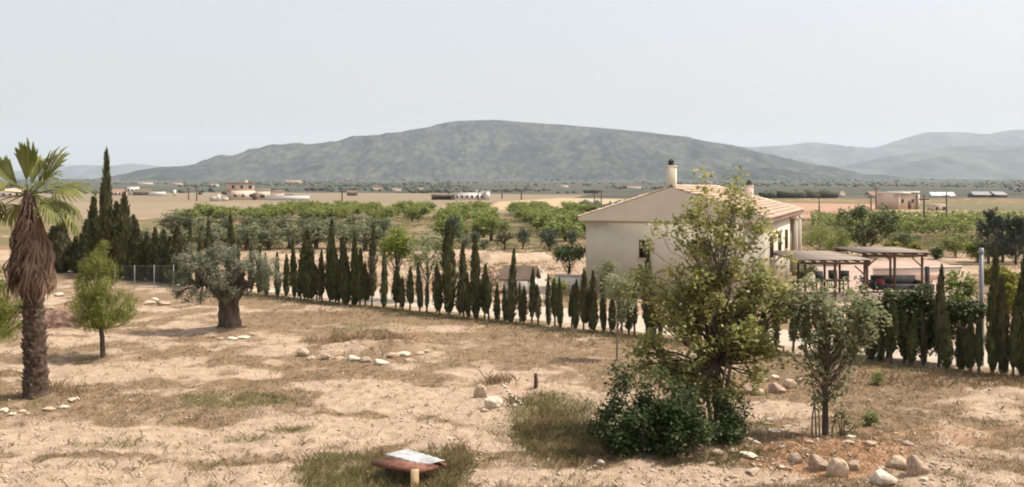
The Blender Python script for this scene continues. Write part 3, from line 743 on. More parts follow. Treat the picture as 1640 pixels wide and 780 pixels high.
SELF = {157: "tallest cypress of all, black spire standing beside the palm", 201: "pointed black cypress rising left of the wire fence", 372: "black cypress spire standing behind the olive crown", 306: "dark slim cypress behind the left part of the olive crown", 494: "broad dark cypress just right of the olive tree",
        590: "tall cypress just left of the bright green round tree", 719: "tallest broad cypress in the middle of the hedge", 767: "tall slim cypress in front of the blue green bushes", 822: "needle thin tall cypress beside the small hut", 935: "cypress before the left corner of the cream house", 1032: "dark cypress standing under the gable window of the house",
        1246: "cypress half hidden behind the middle of the big leafy tree", 1501: "lone thin cypress spire in front of the pink patio", 1589: "tall black cypress spire right of the grey pipe", 1635: "tall broad cypress at the right edge of the photo"}
HEDGE = sorted(HEDGE + HEDGE_BACK)
hx = [h[0] for h in HEDGE]
for i, (px, ty, w, kd) in enumerate(HEDGE):
    X, D = hedge_pt(px); jo = rng.uniform(-.25, .25) + (rng.uniform(0, 1.1) if px < 280 else 0)
    X += HNRM[0] * jo; D += HNRM[1] * jo
    H = max(1.2, hz(D, ty)); wd = w / FPX * D
    bare = rng.uniform(.0, .22) + (rng.uniform(.05, .35) if rng.uniform() < .5 else 0) if px > 290 else rng.uniform(.0, .12)
    if px in (157, 494, 523, 719, 201): bare = .15
    if px in SELF: lab = SELF[px]
    else:
        j = min(range(len(LM)), key=lambda q: abs(hx.index(LM[q][0]) - i)); k = i - hx.index(LM[j][0])
        ad = ("short" if H < 2.2 else "middling" if H < 3.2 else "tall") + (" thin brownish" if kd else " dark")
        lab = f"{ad} cypress, {ordn(abs(k)) if abs(k) > 1 else 'next'} {'right' if k > 0 else 'left'} of {LM[j][1]}"
    z0 = float(gz(X, D)); wd *= rng.uniform(.78, 1.3) if px not in (157, 201) else 1.0
    t = thing("cypress", lab, "cypress", (X, D, z0), rng.uniform(0, 6.28), "cypresses in the hedge row")
    t.rotation_euler[0] = rng.uniform(-.035, .035); t.rotation_euler[1] = rng.uniform(-.04, .04)
    o = put("trunk", stem, t); o.scale = (1, 1, 1)
    o = put("crown", (cyp_b if kd or i % 6 == 4 else cyp)[i % (4 if kd or i % 6 == 4 else 6)], t); o.location = (0, 0, bare)
    wd *= 1.6 if px < 285 else 1.08 if px > 1400 else .98; o.scale = (wd / .70, wd / .70, (H - bare) / 4.05)

# ------------------------------------------------------------------ wire fence at the left end
def fence():
    a, b = at(184, 464), at(278, 463); L = (b - a).length
    t = thing("wire_fence", "low chain link fence on thin grey posts before the dark cypresses", "fence", a, math.atan2(b.y - a.y, b.x - a.x))
    for k in range(4):
        x = k * L / 3
        MB().tube([(x, 0, -.1), (x, 0, 1.42)], .02, 6).build("post", M['metal'], t)
    w = MB()
    for z in (.1, .7, 1.36): w.tube([(0, .035, z), (L, .035, z)], .006, 4)
    for s in (1, -1):
        for k in np.arange(-1.3, L, .16):
            p0, p1 = (k, .1), (k + 1.26, 1.36)
            if s < 0: p0, p1 = (k, 1.36), (k + 1.26, .1)
            (xa, za), (xb, zb) = p0, p1
            if xa < 0: za = za + (zb - za) * (-xa) / (xb - xa); xa = 0
            if xb > L: zb = za + (zb - za) * (L - xa) / (xb - xa); xb = L
            if xb > xa: w.tube([(xa, .035 + .004 * s, za), (xb, .035 + .004 * s, zb)], .004, 3, False)
    w.build("mesh_panel", M['wire'], t, kind="stuff")
fence()

# ------------------------------------------------------------------ generic crowns for the middle distance
def round_tree(seed, mat, bmat=M['bark'], h=2.8, rw=1.6, zc=.6, ncl=16, per=34, L=.34, W=.20, crad=.62, tr=.11, sq=.8, flat=1.0):
    r = np.random.default_rng(seed)
    rz_ = h * (1 - zc) * 1.02
    cl = env_points(ncl, [((0, 0, h * zc), (rw * .72, rw * .72, rz_ * .72 * flat))], r, .35)
    tr_ = [(0, 0, -.1), (r.uniform(-.08, .08), r.uniform(-.08, .08), h * .25), (r.uniform(-.12, .12), r.uniform(-.12, .12), h * .55)]
    return tree_meshes(tr_, [tr * 1.25, tr, tr * .6], cl, crad, per, L, W, mat, bmat, sides=6, crown_sub=1, rs=r, sq=sq)

ORCH = [round_tree(200 + i, M['almond'], h=2.7, rw=1.75, zc=.52, ncl=20, per=34, L=.30, W=.18) for i in range(5)]
OLV = [round_tree(220 + i, M['orchard_olive'], M['bark_olive'], h=2.7, rw=1.7, zc=.5, ncl=20, per=60, L=.24, W=.10, crad=.62, tr=.16) for i in range(5)]
BLU = [round_tree(240 + i, M['bluegreen'], h=2.6, rw=1.4, zc=.55, ncl=18, per=52, L=.24, W=.13, crad=.6) for i in range(3)]

# almond rows
cnt = 0; rows = []
for ri in range(-19, 27):
    X0 = ri * 6.3 + 2.2 + (1.6 if ri % 2 else 0); k = 0
    for D in np.arange(102, 226, 7.4):
        X = X0 - .045 * D + rng.uniform(-1.0, 1.0); Dj = D + rng.uniform(-1.8, 1.8)
        px = CX + FPX * X / Dj; py = HY + 9000 / Dj
        if px < 285 or px > 1670: continue
        if px < 655 and Dj < 150: continue
        if px > 950 and px < 1268: continue
        if px > 1268: continue
        if px < 420 and Dj > 190: continue
        if rng.uniform() < .10: continue
        k += 1; rows.append((ri, k, X, Dj, px))
ids = sorted(set(r[0] for r in rows))
for ri, k, X, D, px in rows:
    side = "left of the cream house" if px < 1000 else "right of the cream house"
    nl = ids.index(ri) + 1
    s = rng.uniform(1.1, 1.75); v = ORCH[cnt % 5]; cnt += 1
    plant("almond_tree", f"green almond tree, {ordn(k)} from the front in the {ordn(nl)} orchard row from the left", "almond tree", (X, D, 0), v[0], v[1], "almond trees in the orchard rows", rng.uniform(0, 6.28), (s * 1.05, s * 1.05, rng.uniform(.9, 1.15)))

def vine_row(D, x0, x1, seed, lab):
    r = np.random.default_rng(seed); n = int((x1 - x0) * 62)
    t = thing("vine_row", lab, "vine row", ((x0 + x1) / 2, D, 0), 0, "rows of low green vines right of the house")
    x = r.uniform(x0, x1, n) - (x0 + x1) / 2; k = fbm(x * .5, x * 0 + seed, 3)
    C = np.stack([x, r.normal(size=n) * .38, .25 + (r.uniform(size=n) ** .8) * (.9 + 1.0 * k)], 1)
    V, F = leaf_quads(C, .42, .26, None, r); put("foliage", np_mesh("foliage", V, [F], M['almond']), t)
    mb = MB()
    for xx in np.arange(x0 + 1, x1, 3.0): mb.tube([(xx - (x0 + x1) / 2, 0, -.05), (xx - (x0 + x1) / 2 + .05, 0, .9)], [.05, .03], 4)
    mb.build("stems", M['bark'], t, kind="stuff")
for k, D in enumerate((160, 151, 142.5, 134.5, 127, 120, 113)):
    vine_row(D, sx(1300 + (8 * k if k > 3 else 0), D), sx(1690 if k < 5 else 1560, D), 600 + k, f"long low green vine row, {ordn(k + 1)} from the far field to the right of the house")

# olives left of centre, two ranks and a few strays
k = 0
for (py, lst, nm) in ((374, [276, 300, 330, 362, 395, 426, 458, 486, 512, 540, 566, 590, 612], "far rank of grey olives"), (399, [246, 292, 330, 352, 394, 432, 462, 506, 548, 583, 618], "near rank of grey olives")):
    for q, px in enumerate(lst):
        p = at(px + rng.uniform(-3, 3), py + rng.uniform(-2, 3)); s = rng.uniform(.84, 1.08)
        v = OLV[k % 5]; k += 1
        plant("olive_tree", f"rounded olive tree, {ordn(q + 1)} from the left in the {nm}", "olive tree", (p.x, p.y, 0), v[0], v[1], "olive trees behind the cypress hedge", rng.uniform(0, 6.28), (s * 1.2, s * 1.2, s))
for (px, py, ty, w, lib, lab, nm) in (
        (880, 402, 360, 48, BLU[0], "broad blue green bushy tree nearest the left corner of the house", "bushy_tree"), (838, 399, 357, 30, BLU[1], "dark blue green upright bushy tree right of the brownish one", "bushy_tree"),
        (916, 400, 364, 30, BLU[2], "blue green bushy tree half hidden by the roof corner of the house", "bushy_tree"), (761, 397, 362, 28, BLU[1], "small blue green bush tree behind the slim cypress", "bushy_tree"),
        (725, 390, 338, 34, BLU[2], "blue green tree showing behind the tip of the tallest hedge cypress", "bushy_tree"), (742, 398, 372, 26, OLV[1], "small grey green tree between two slim cypresses", "olive_tree"), (775, 400, 380, 26, OLV[2], "low grey green tree left of the brownish one", "olive_tree")):
    p = at(px, py); H = hz(p.y, ty); w_ = w / FPX * p.y
    plant(nm, lab, "tree", (p.x, p.y, 0), lib[0], lib[1], None, rng.uniform(0, 6), (w_ / 3.0, w_ / 3.0, H / 2.7))
BR = round_tree(250, M['brownish'], h=2.4, rw=1.3, zc=.62, ncl=14, per=40, L=.26, W=.14, crad=.55)
p = at(808, 401); plant("bushy_tree", "brownish green round tree on a short dark trunk beyond the earth bank", "tree", (p.x, p.y, 0), BR[0], BR[1], None, 0, (.95, .95, .8))

# single trees behind the hedge
v = round_tree(260, M['bright'], h=4.1, rw=1.25, zc=.72, ncl=26, per=70, L=.16, W=.10, crad=.45, tr=.09, flat=.9)
p = at(636, 480); plant("round_tree", "bright yellow green round tree on a thin trunk behind the cypresses", "tree", p, v[0], v[1])
v = round_tree(261, M['grey_leaf'], h=4.0, rw=1.3, zc=.66, ncl=24, per=56, L=.15, W=.09, crad=.45, tr=.08, flat=1.05)
p = at(684, 482); plant("round_tree", "pale grey green airy tree right of the bright green one", "tree", p, v[0], v[1])
v = round_tree(262, M['dark_leaf'], h=2.9, rw=1.5, zc=.70, ncl=22, per=60, L=.17, W=.11, crad=.42, tr=.08, flat=.55, sq=.6)
p = at(911, 461); plant("umbrella_tree", "small dark umbrella crowned tree left of the house gable", "tree", p, v[0], v[1])
v = round_tree(263, M['almond'], h=1.5, rw=.7, zc=.55, ncl=10, per=60, L=.14, W=.08, crad=.32, tr=.05)
p = at(892, 482); plant("shrub", "small light green shrub below the dark umbrella tree", "shrub", p, v[0], v[1])
v = round_tree(264, M['grey_leaf'], h=2.5, rw=1.0, zc=.55, ncl=14, per=70, L=.16, W=.06, crad=.42, tr=.06)
p = at(963, 478); plant("shrub", "feathery grey green shrub against the left of the gable wall", "shrub", p, v[0], v[1])
v = round_tree(265, M['dry_bush'], M['bark'], h=1.5, rw=1.1, zc=.5, ncl=14, per=60, L=.2, W=.04, crad=.42, tr=.04)
p = at(788, 466); plant("dry_bush", "reddish brown leafless bush left of the small hut", "bush", p, v[0], v[1])
# right of the house
v = round_tree(270, M['dark_leaf'], h=4.9, rw=3.7, zc=.56, ncl=64, per=64, L=.24, W=.15, crad=.6, tr=.13, flat=.95)
p = at(1385, 412); plant("broad_tree", "large dark leafy tree with uneven crown behind the pergolas", "tree", p, v[0], v[1])
for (px, py, ty, w, m, lab, sd_) in ((1340, 425, 364, 64, 'almond', "wide green bush tucked left under the large dark leafy tree", 284), (1312, 415, 352, 76, 'almond', "tall rounded green bush between house corner and dark leafy tree", 271), (1430, 412, 386, 34, 'yellow_leaf', "low yellow green shrub left of the pair behind the pergola", 272), (1462, 412, 388, 30, 'yellow_leaf', "low yellow green shrub right of the pair behind the pergola", 273),
                                    (1448, 404, 366, 60, 'dark_leaf', "dark spreading bush right of the large dark tree", 274), (1530, 412, 372, 56, 'almond', "green bush beyond the patio with a bare patch behind", 275), (1565, 420, 384, 50, 'bright', "bright green bush left of the dark conifers", 276),
                                    (1542, 540, 415, 70, 'almond', "leafy green tree beside the grey pipe behind the hedge", 277), (1612, 540, 414, 52, 'yellow_leaf', "yellow green tall shrub between the right hand cypress spires", 278), (1500, 415, 396, 30, 'dark_leaf', "small dark bush just past the right end of the pergola", 279),
                                    (1588, 470, 420, 40, 'yellow_leaf', "yellowish shrub behind the black spire right of the grey pipe", 281), (1630, 500, 420, 44, 'bright', "bright green shrub at the right edge of the photo", 282),
                                    (1290, 452, 420, 44, 'grey_leaf', "grey green shrub at the foot of the house porch", 283)):
    p = at(px, py); H = hz(p.y, ty); w_ = w / FPX * p.y
    v = round_tree(sd_, M[m], h=H, rw=w_ / 2 * 1.05, zc=.55, ncl=22, per=70, L=.17, W=.10, crad=max(.3, w_ * .2), tr=.06)
    plant("shrub" if H < 2.2 else "bushy_tree", lab, "shrub" if H < 2.2 else "tree", p, v[0], v[1])
# rounded hedge conifers behind the right of the cypress row
for k, (px, ty, w, lab) in enumerate(((1376, 470, 46, "rounded green conifer bush at the left end of the bush row behind the hedge"), (1410, 456, 50, "rounded green conifer bush, second from the left in the bush row"), (1440, 450, 54, "tallest rounded green conifer bush of the row before the patio"), (1470, 452, 50, "rounded green conifer bush just left of the lone spire"), (1496, 462, 40, "smallest rounded green conifer bush, right behind the lone spire"),
                                      (1534, 478, 60, "small flat topped green tree on a thin stem right of the lone spire"))):
    X, D = hedge_pt(px); X += HNRM[0] * .9; D += HNRM[1] * .9
    H = hz(D, ty); w_ = w / FPX * D; fl = k == 5
    v = round_tree(290 + k, M['hedge_leaf'], h=H, rw=w_ / 2 * 1.15, zc=.78 if fl else .52, ncl=34, per=100, L=.15, W=.07, crad=.36, tr=.06, flat=.7 if fl else 1.1)
    plant("small_tree" if fl else "conifer_bush", lab, "tree" if fl else "bush", (X, D, 0), v[0], v[1], None, 0, (1, 1, 1.03))

# dark spiky conifers at the right
def spiky(seed, h, w):
    r = np.random.default_rng(seed); mb = MB(); mb.tube([(0, 0, -.1), (0, 0, h * .6), (0, 0, h * .98)], [.12, .07, .02], 6)
    Cs = []; Ax = []
    for k in range(46):
        a = r.uniform(0, 6.28); z = h * r.uniform(.12, .88); l = w * (1 - z / h * .75) * r.uniform(.6, 1.1)
        o = np.array([0, 0, z]); e = o + np.array([math.cos(a) * l, math.sin(a) * l, l * .75])
        P = bez(o, o + np.array([math.cos(a) * l * .8, math.sin(a) * l * .8, .05]), e, 6); mb.tube(P, np.linspace(.03, .01, 6), 4)
        q = P[r.integers(1, 6, 60)] + r.normal(size=(60, 3)) * .09; Cs.append(q); Ax.append(np.tile((e - o) / np.linalg.norm(e - o) + np.array([0, 0, .6]), (60, 1)))
    V, F = leaf_quads(np.vstack(Cs), .26, .05, np.vstack(Ax), r, .5)
    return mb.mesh("trunk", M['bark'], True), np_mesh("crown", V, [F], M['conifer'])
for k, (px, ty, py, w, lab) in enumerate(((1583, 332, 424, 1.5, "dark blue green spiky conifer, tallest and leftmost of the right hand clump"), (1606, 342, 420, 1.4, "dark spiky conifer in the middle of the right hand clump"), (1627, 342, 424, 1.5, "dark spiky conifer at the right of the clump by the photo edge"), (1652, 346, 420, 1.5, "dark spiky conifer cut by the right edge of the photo"))):
    p = at(px, py); v = spiky(300 + k, hz(p.y, ty), w); plant("conifer", lab, "conifer", p, v[0], v[1], "dark conifers at the right")

# ------------------------------------------------------------------ garden trees in front
def big_tree():
    r = np.random.default_rng(41); b = gpt(1148, 690); D = b.y; s = FPX / D
    def o(px, py, dy=0.0): return ((px - 1148) / s, dy, (690 - py) / s)
    ells = [(o(1150, 510), (1.75, 1.4, 1.25)), (o(1080, 490), (1.0, .95, 1.0)), (o(1225, 465), (.85, .9, .95)), (o(1055, 570), (.7, .7, .75)), (o(1100, 615), (.8, .7, .55)), (o(1205, 560), (.9, .9, .6)), (o(1195, 610), (.6, .6, .4)), (o(1140, 625), (.8, .6, .35))]
    ell2 = [(o(1160, 385), (1.3, 1.1, 1.0)), (o(1150, 345), (.9, .8, .7))]
    cl = env_points(112, ells, r, .25); cl2 = env_points(56, ell2, r, .25)
    top = np.array([o(1128, 285, .1), o(1128, 310), o(1140, 330, .2), o(1180, 288), o(1184, 312, .1), o(1172, 335, -.2), o(1160, 345), o(1052, 372), o(1040, 400, .2), o(1072, 380, -.2), o(1110, 350), o(1200, 345), o(1225, 360), o(1245, 385), o(1010, 480), o(1020, 440), o(1268, 420, .2)])
    tr = [(0, 0, -.1), (.03, 0, .8), (.02, .02, 1.6), (-.05, .05, 2.6), (.1, .0, 3.6), (.25, .05, 4.6), (.45, .05, 5.4)]
    tm, cm = tree_meshes(tr, [.10, .085, .075, .065, .05, .035, .015], cl, .38, 64, .125, .085, M['big_leaf'], M['bark'], sides=9, crown_sub=4, rs=r, branch_r=.35)
    t2, c2 = tree_meshes([np.array(tr[3]), tr[4], tr[5], tr[6]], [.05, .04, .03, .012], np.vstack([cl2, top]),   .31, 36, .115, .078, M['big_leaf'], M['bark_pale'], sides=6, crown_sub=2, rs=r, branch_r=.22)
    tl = plant("leafy_tree", "tall yellow green leafy tree rising from the dark bush in front of the house", "tree", b, tm, cm)
    ms = MB()
    for (x, y, x2, y2, z2, rr) in ((-.12, .05, -.75, .1, 2.6, .06), (.1, -.05, .7, -.1, 2.9, .065), (.02, .1, -.3, .4, 3.2, .05), (-.05, -.1, .3, -.4, 2.3, .045)):
        ms.tube(bez(np.array((x, y, -.05)), np.array((x2 * .35, y2 * .3, z2 * .55)), np.array((x2, y2, z2)), 9), np.linspace(rr, rr * .3, 9), 7)
    ms.build("stems", M['bark_pale'], tl, True)
    put("limbs", t2, tl); put("top_shoots", c2, tl)
    b2 = gpt(1322, 702); s = FPX / b2.y
    def o2(px, py, dy=0.0): return ((px - 1322) / s, dy, (702 - py) / s)
    ells = [(o2(1335, 520), (1.0, .9, .8)), (o2(1300, 500), (.6, .7, .55)), (o2(1375, 510), (.55, .6, .55)), (o2(1330, 575), (.75, .7, .45))]
    cl = np.vstack([env_points(46, ells, r, .15), [o2(1280, 475), o2(1272, 500, .2), o2(1310, 600, -.2), o2(1335, 640), o2(1350, 600, .2), o2(1370, 575), o2(1390, 545), o2(1385, 480), o2(1298, 455), o2(1405, 522), o2(1412, 505, .1), o2(1300, 620, .1), o2(1308, 645), o2(1290, 560, -.2), o2(1345, 620), o2(1360, 470), o2(1320, 468)]])
    tm, cm = tree_meshes([(0, 0, -.1), (-.01, 0, .9), (.04, 0, 1.8), (.1, 0, 2.7), (.18, 0, 3.3)], [.085, .07, .055, .035, .012], cl, .33, 56, .115, .07, M['grey_leaf'], M['bark_olive'], sides=8, crown_sub=2, rs=r, branch_r=.2)
    t = plant("young_tree", "young grey green leafy tree on a slim dark trunk right of the big tree", "tree", b2, tm, cm)
    m = MB()
    for x, y, x2, z2 in ((-.22, .0, -.32, 1.5), (-.3, .05, -.14, 1.2), (-.15, -.05, -.2, .9), (.15, 0, .3, .6)):
        m.tube(bez(np.array((x, y, -.05)), np.array((x * 1.1, y, z2 * .5)), np.array((x2, y, z2)), 6), np.linspace(.025, .008, 6), 5)
    m.build("sucker", M['bark_pale'], t)
    b3 = gpt(988, 576); s = FPX / b3.y
    cl = env_points(18, [((0.05, 0, 2.45), (.62, .5, .75)), ((.2, 0, 1.75), (.4, .4, .3))], r, .2)
    tm, cm = tree_meshes([(0, 0, -.1), (.02, 0, 1.0), (.05, 0, 2.0), (.04, 0, 3.0)], [.04, .035, .025, .01], cl, .3, 75, .10, .06, M['grey_leaf'], M['bark_pale'], sides=6, crown_sub=2, rs=r)
    plant("sapling", "slender pale sapling with a thin straight stem left of the big tree", "sapling", b3, tm, cm)
big_tree()

def bush(name, label, px, py, ells, ncl, per, L, W, mat, crad, seed, extra=None):
    r = np.random.default_rng(seed); b = gpt(px, py)
    cl = env_points(ncl, ells, r, .3); cl = cl[cl[:, 2] > .08]
    if extra is not None: cl = np.vstack([cl, extra])
    mb = MB()
    for c in cl[::2]:
        o = np.array([c[0] * .25, c[1] * .25, -.05]); mb.tube(bez(o, np.array([c[0] * .5, c[1] * .5, c[2] * .7]), c, 5), np.linspace(.022, .006, 5), 4)
    C = np.repeat(cl, per, 0) + ball(len(cl) * per, r, .55) * crad; C[:, 2] = np.abs(C[:, 2])
    V, F = leaf_quads(C, L, W, None, r)
    t = thing(name, label, "bush", b)
    mb.build("stem", M['bark'], t, True); put("crown", np_mesh("crown", V, [F], mat), t)
bush("dense_bush", "wide dark green bush at the foot of the big leafy tree", 1050, 728, [((0, 0, .75), (1.05, .8, .75)), ((-.75, 0, .6), (.75, .7, .6)), ((.6, .2, .7), (.8, .7, .65)), ((-.3, .2, 1.0), (.8, .6, .55)), ((.3, .2, .95), (.8, .6, .5)), ((.2, -.1, .4), (1.3, .7, .45))], 120, 110, .095, .055, M['bush_leaf'], .27, 51,
     np.array([(-.9, 0, 1.45), (-.75, .1, 1.6), (-.85, 0, 1.85), (-.55, 0, 1.7), (.1, 0, 1.75)]))
bush("dense_bush", "smaller dark green bush hugging the trunk of the big leafy tree", 1158, 714, [((0, 0, .55), (.62, .5, .6)), ((.25, .1, .4), (.4, .4, .4))], 32, 120, .08, .045, M['bush_leaf'], .25, 52)
for (px, py, lab, sd_) in ((1392, 683, "small bright green weed alone on the dry ground right of the young tree", 61), (1404, 618, "small leafy green weed sprig right of the young tree, further back", 62), (1350, 706, "low green shrub at the foot of the young tree", 63)):
    q = .2 if sd_ != 63 else .34
    bush("weed_plant", lab, px, py, [((0, 0, q), (q, q * .8, q))], 8, 45, .07, .04, M['almond'] if sd_ != 63 else M['weed'], .14, sd_)

# the old olive tree
def old_olive():
    r = np.random.default_rng(77); b = gpt(366, 532); s = FPX / b.y
    def o(px, py, dy=0.0): return ((px - 366) / s, dy, (532 - py) / s)
    t = thing("old_olive_tree", "old olive tree with thick gnarled trunk and wide grey green crown", "olive tree", b)
    mb = MB()
    n = 14; a = np.linspace(0, 2 * np.pi, 18, endpoint=False); zs = np.linspace(-.1, 1.55, n)
    V = []
    for z in zs:
        k = max(z, 0) / 1.55; rad = .36 - .06 * math.sin(k * 2.2) + .12 * max(0, k - .6) + .07 * math.exp(-max(z, 0) * 7)
        f = 1 + .2 * np.sin(a * 4 + z * 1.8) + .12 * np.sin(a * 7 - z * 2.5) + (vnoise(a * 3, a * 0 + z * 6, 4) - .5) * .25
        V.append(np.stack([np.cos(a) * rad * f * (1 + .25 * k) + .05 * k, np.sin(a) * rad * f * .85, np.full(18, z)], 1))
    V = np.array(V).reshape(-1, 3); i = np.arange(n - 1)[:, None] * 18; j = np.arange(18)[None]; k = (j + 1) % 18
    mb.add(V, np.stack([i + j, i + k, i + 18 + k, i + 18 + j], -1).reshape(-1, 4))
    mb.add(np.vstack([V[-18:], [[.08, 0, 1.6]]]), None, [[q, (q + 1) % 18, 18] for q in range(18)])
    limbs = []
    for (e, rr) in ((o(318, 462), .2), (o(300, 440, .4), .14), (o(345, 440, -.4), .17), (o(392, 448), .24), (o(420, 440, .3), .16), (o(372, 425, .5), .15), (o(408, 462, -.5), .15), (o(330, 450, -.7), .14), (o(380, 440, -.7), .14)):
        e = np.array(e); st = np.array([e[0] * .22, e[1] * .3, 1.15]); P = bez(st, np.array([e[0] * .55, e[1] * .6, 1.75]), e, 8); P[2:-1] += r.normal(size=(5, 3)) * .05
        mb.tube(P, np.linspace(rr, rr * .35, 8), 8); limbs.append(P)
    mb.build("trunk", M['bark_olive'], t, True)
    ells = [(o(310, 440), (.85, .9, .72)), (o(300, 470, -.1), (.65, .7, .55)), (o(360, 445, -.2), (.9, 1.0, .62)), (o(415, 442), (.85, .9, .6)), (o(345, 425, .3), (.7, .7, .5)), (o(370, 475, -.6), (.4, .35, .4)), (o(430, 462, .1), (.5, .6, .4))]
    cl = np.vstack([env_points(105, ells, r, .3), [o(340, 476, -.8), o(352, 482, -.7), o(385, 474, -.8), o(330, 482, -.6), o(372, 466, -.9), o(402, 478, -.5), o(306, 408), o(350, 402), o(375, 410), o(405, 418), o(440, 430), o(446, 450), o(284, 425), o(282, 450), o(285, 480), o(300, 492), o(320, 490)]])
    br = MB()
    for c in cl:
        P = limbs[int(np.argmin([np.linalg.norm(p[-1] - c) for p in limbs]))]; st = P[-2]
        br.tube(bez(st, (st + c) / 2 + np.array([0, 0, .1]), c, 5), np.linspace(.035, .01, 5), 4)
    br.build("branches", M['bark_olive'], t, True)
    C = np.repeat(cl, 150, 0) + ball(len(cl) * 150, r, .6) * .27
    V, F = leaf_quads(C, .11, .034, None, r); put("crown", np_mesh("crown", V, [F], M['olive_leaf']), t)
old_olive()

# young pines
def pine(label, px, py, ells, trunk, rad, ncl, seed):
    r = np.random.default_rng(seed); b = gpt(px, py)
    cl = env_points(ncl, ells, r, .35)
    tm, cm = tree_meshes(trunk, rad, cl, .30, 84, .22, .020, M['pine'], M['bark'], sides=8, axis=(0, 0, .7), jit=1.0, crown_sub=2, rs=r, branch_r=.3, sq=1.1)
    plant("young_pine", label, "pine tree", b, tm, cm)
pine("young light green pine on a thin bare trunk between palm and olive", 165, 573, [((0, 0, 1.45), (1.15, 1.0, .35)), ((-.1, 0, 1.8), (1.3, 1.15, .5)), ((-.15, 0, 2.35), (.98, .9, .6)), ((-.12, 0, 3.0), (.58, .55, .6)), ((-.1, 0, 3.55), (.26, .26, .4))],
     [(0, 0, -.1), (-.03, 0, .7), (-.15, 0, 1.5), (-.2, 0, 2.4), (-.12, 0, 3.5)], [.10, .085, .075, .05, .015], 92, 81)
pine("light green pine cut by the left edge of the photo beside the palm", -22, 600, [((0, 0, 2.2), (1.2, 1.2, .9)), ((.3, 0, 1.3), (.95, .9, .5)), ((0, 0, 3.0), (.7, .7, .6))],
     [(0, 0, -.1), (0, 0, 1.5), (.05, 0, 3.2)], [.11, .08, .02], 80, 82)

# ------------------------------------------------------------------ the fan palm
def frond_mesh(seed, nseg=22, fan=1.0, pet=.85, spread=100, droop=.3, fold=.55):
    """fan leaf along +X: bent stalk, pleated blade with split drooping tips"""
    r = np.random.default_rng(seed); mb = MB()
    s = np.linspace(0, 1, 6); P = np.stack([s * pet, 0 * s, -.10 * s ** 2], 1); mb.tube(P, np.linspace(.03, .012, 6), 5)
    hub = P[-1]; an = np.radians(np.linspace(-spread, spread, nseg)); da = np.radians(2 * spread / nseg)
    for q, a in enumerate(an):
        Ln = fan * (1 - .28 * abs(a / np.radians(spread)) ** 1.5) * r.uniform(.88, 1.08)
        d = np.array([math.cos(a), math.sin(a) * (1 - fold * .5), abs(math.sin(a)) * fold * .6]); d /= np.linalg.norm(d)
        side = np.array([-math.sin(a), math.cos(a) * (1 - fold * .5), 0]); side /= np.linalg.norm(side)
        V = []
        for rr, w in ((.04, .012), (.35, da * .35 * .52), (.66, da * .66 * .5), (.86, da * .40), (1.0, .004)):
            c = hub + d * rr * Ln + np.array([0, 0, -droop * Ln * rr ** 2.6 - (r.uniform(.02, .16) if rr == 1.0 else 0)])
            V += [c - side * w * Ln, c + np.array([0, 0, .018 * rr]) + side * 0, c + side * w * Ln]
        Q = []
        for k in range(4):
            b = 3 * k; Q += [[b, b + 1, b + 4, b + 3], [b + 1, b + 2, b + 5, b + 4]]
        mb.add(V, Q)
    return mb.mesh("frond", M['frond'])

def dead_mesh(seed):
    r = np.random.default_rng(seed); mb = MB(); L = 1.25
    mb.tube([(0, 0, 0), (.10, 0, -.25), (.16, 0, -.5)], [.022, .018, .012], 4)
    for q in range(13):
        y = r.uniform(-.17, .17); l = L * r.uniform(.55, 1.0); w = r.uniform(.008, .022); x2 = .16 + r.uniform(-.08, .10)
        a = np.array([.16, y * .15, -.45]); b = np.array([x2, y, -.45 - (l - .45) * .55]); c = np.array([x2 - .03 + r.uniform(-.06, .05), y * 1.4 + r.uniform(-.06, .06), -l])
        mb.add([a + (0, -w, 0), a + (0, w, 0), b + (0, -w, 0), b + (.02, w, 0), c + (0, -.004, 0), c + (0, .004, 0)], [[0, 1, 3, 2], [2, 3, 5, 4]])
    return mb.mesh("dead_frond", M['dead_frond'])

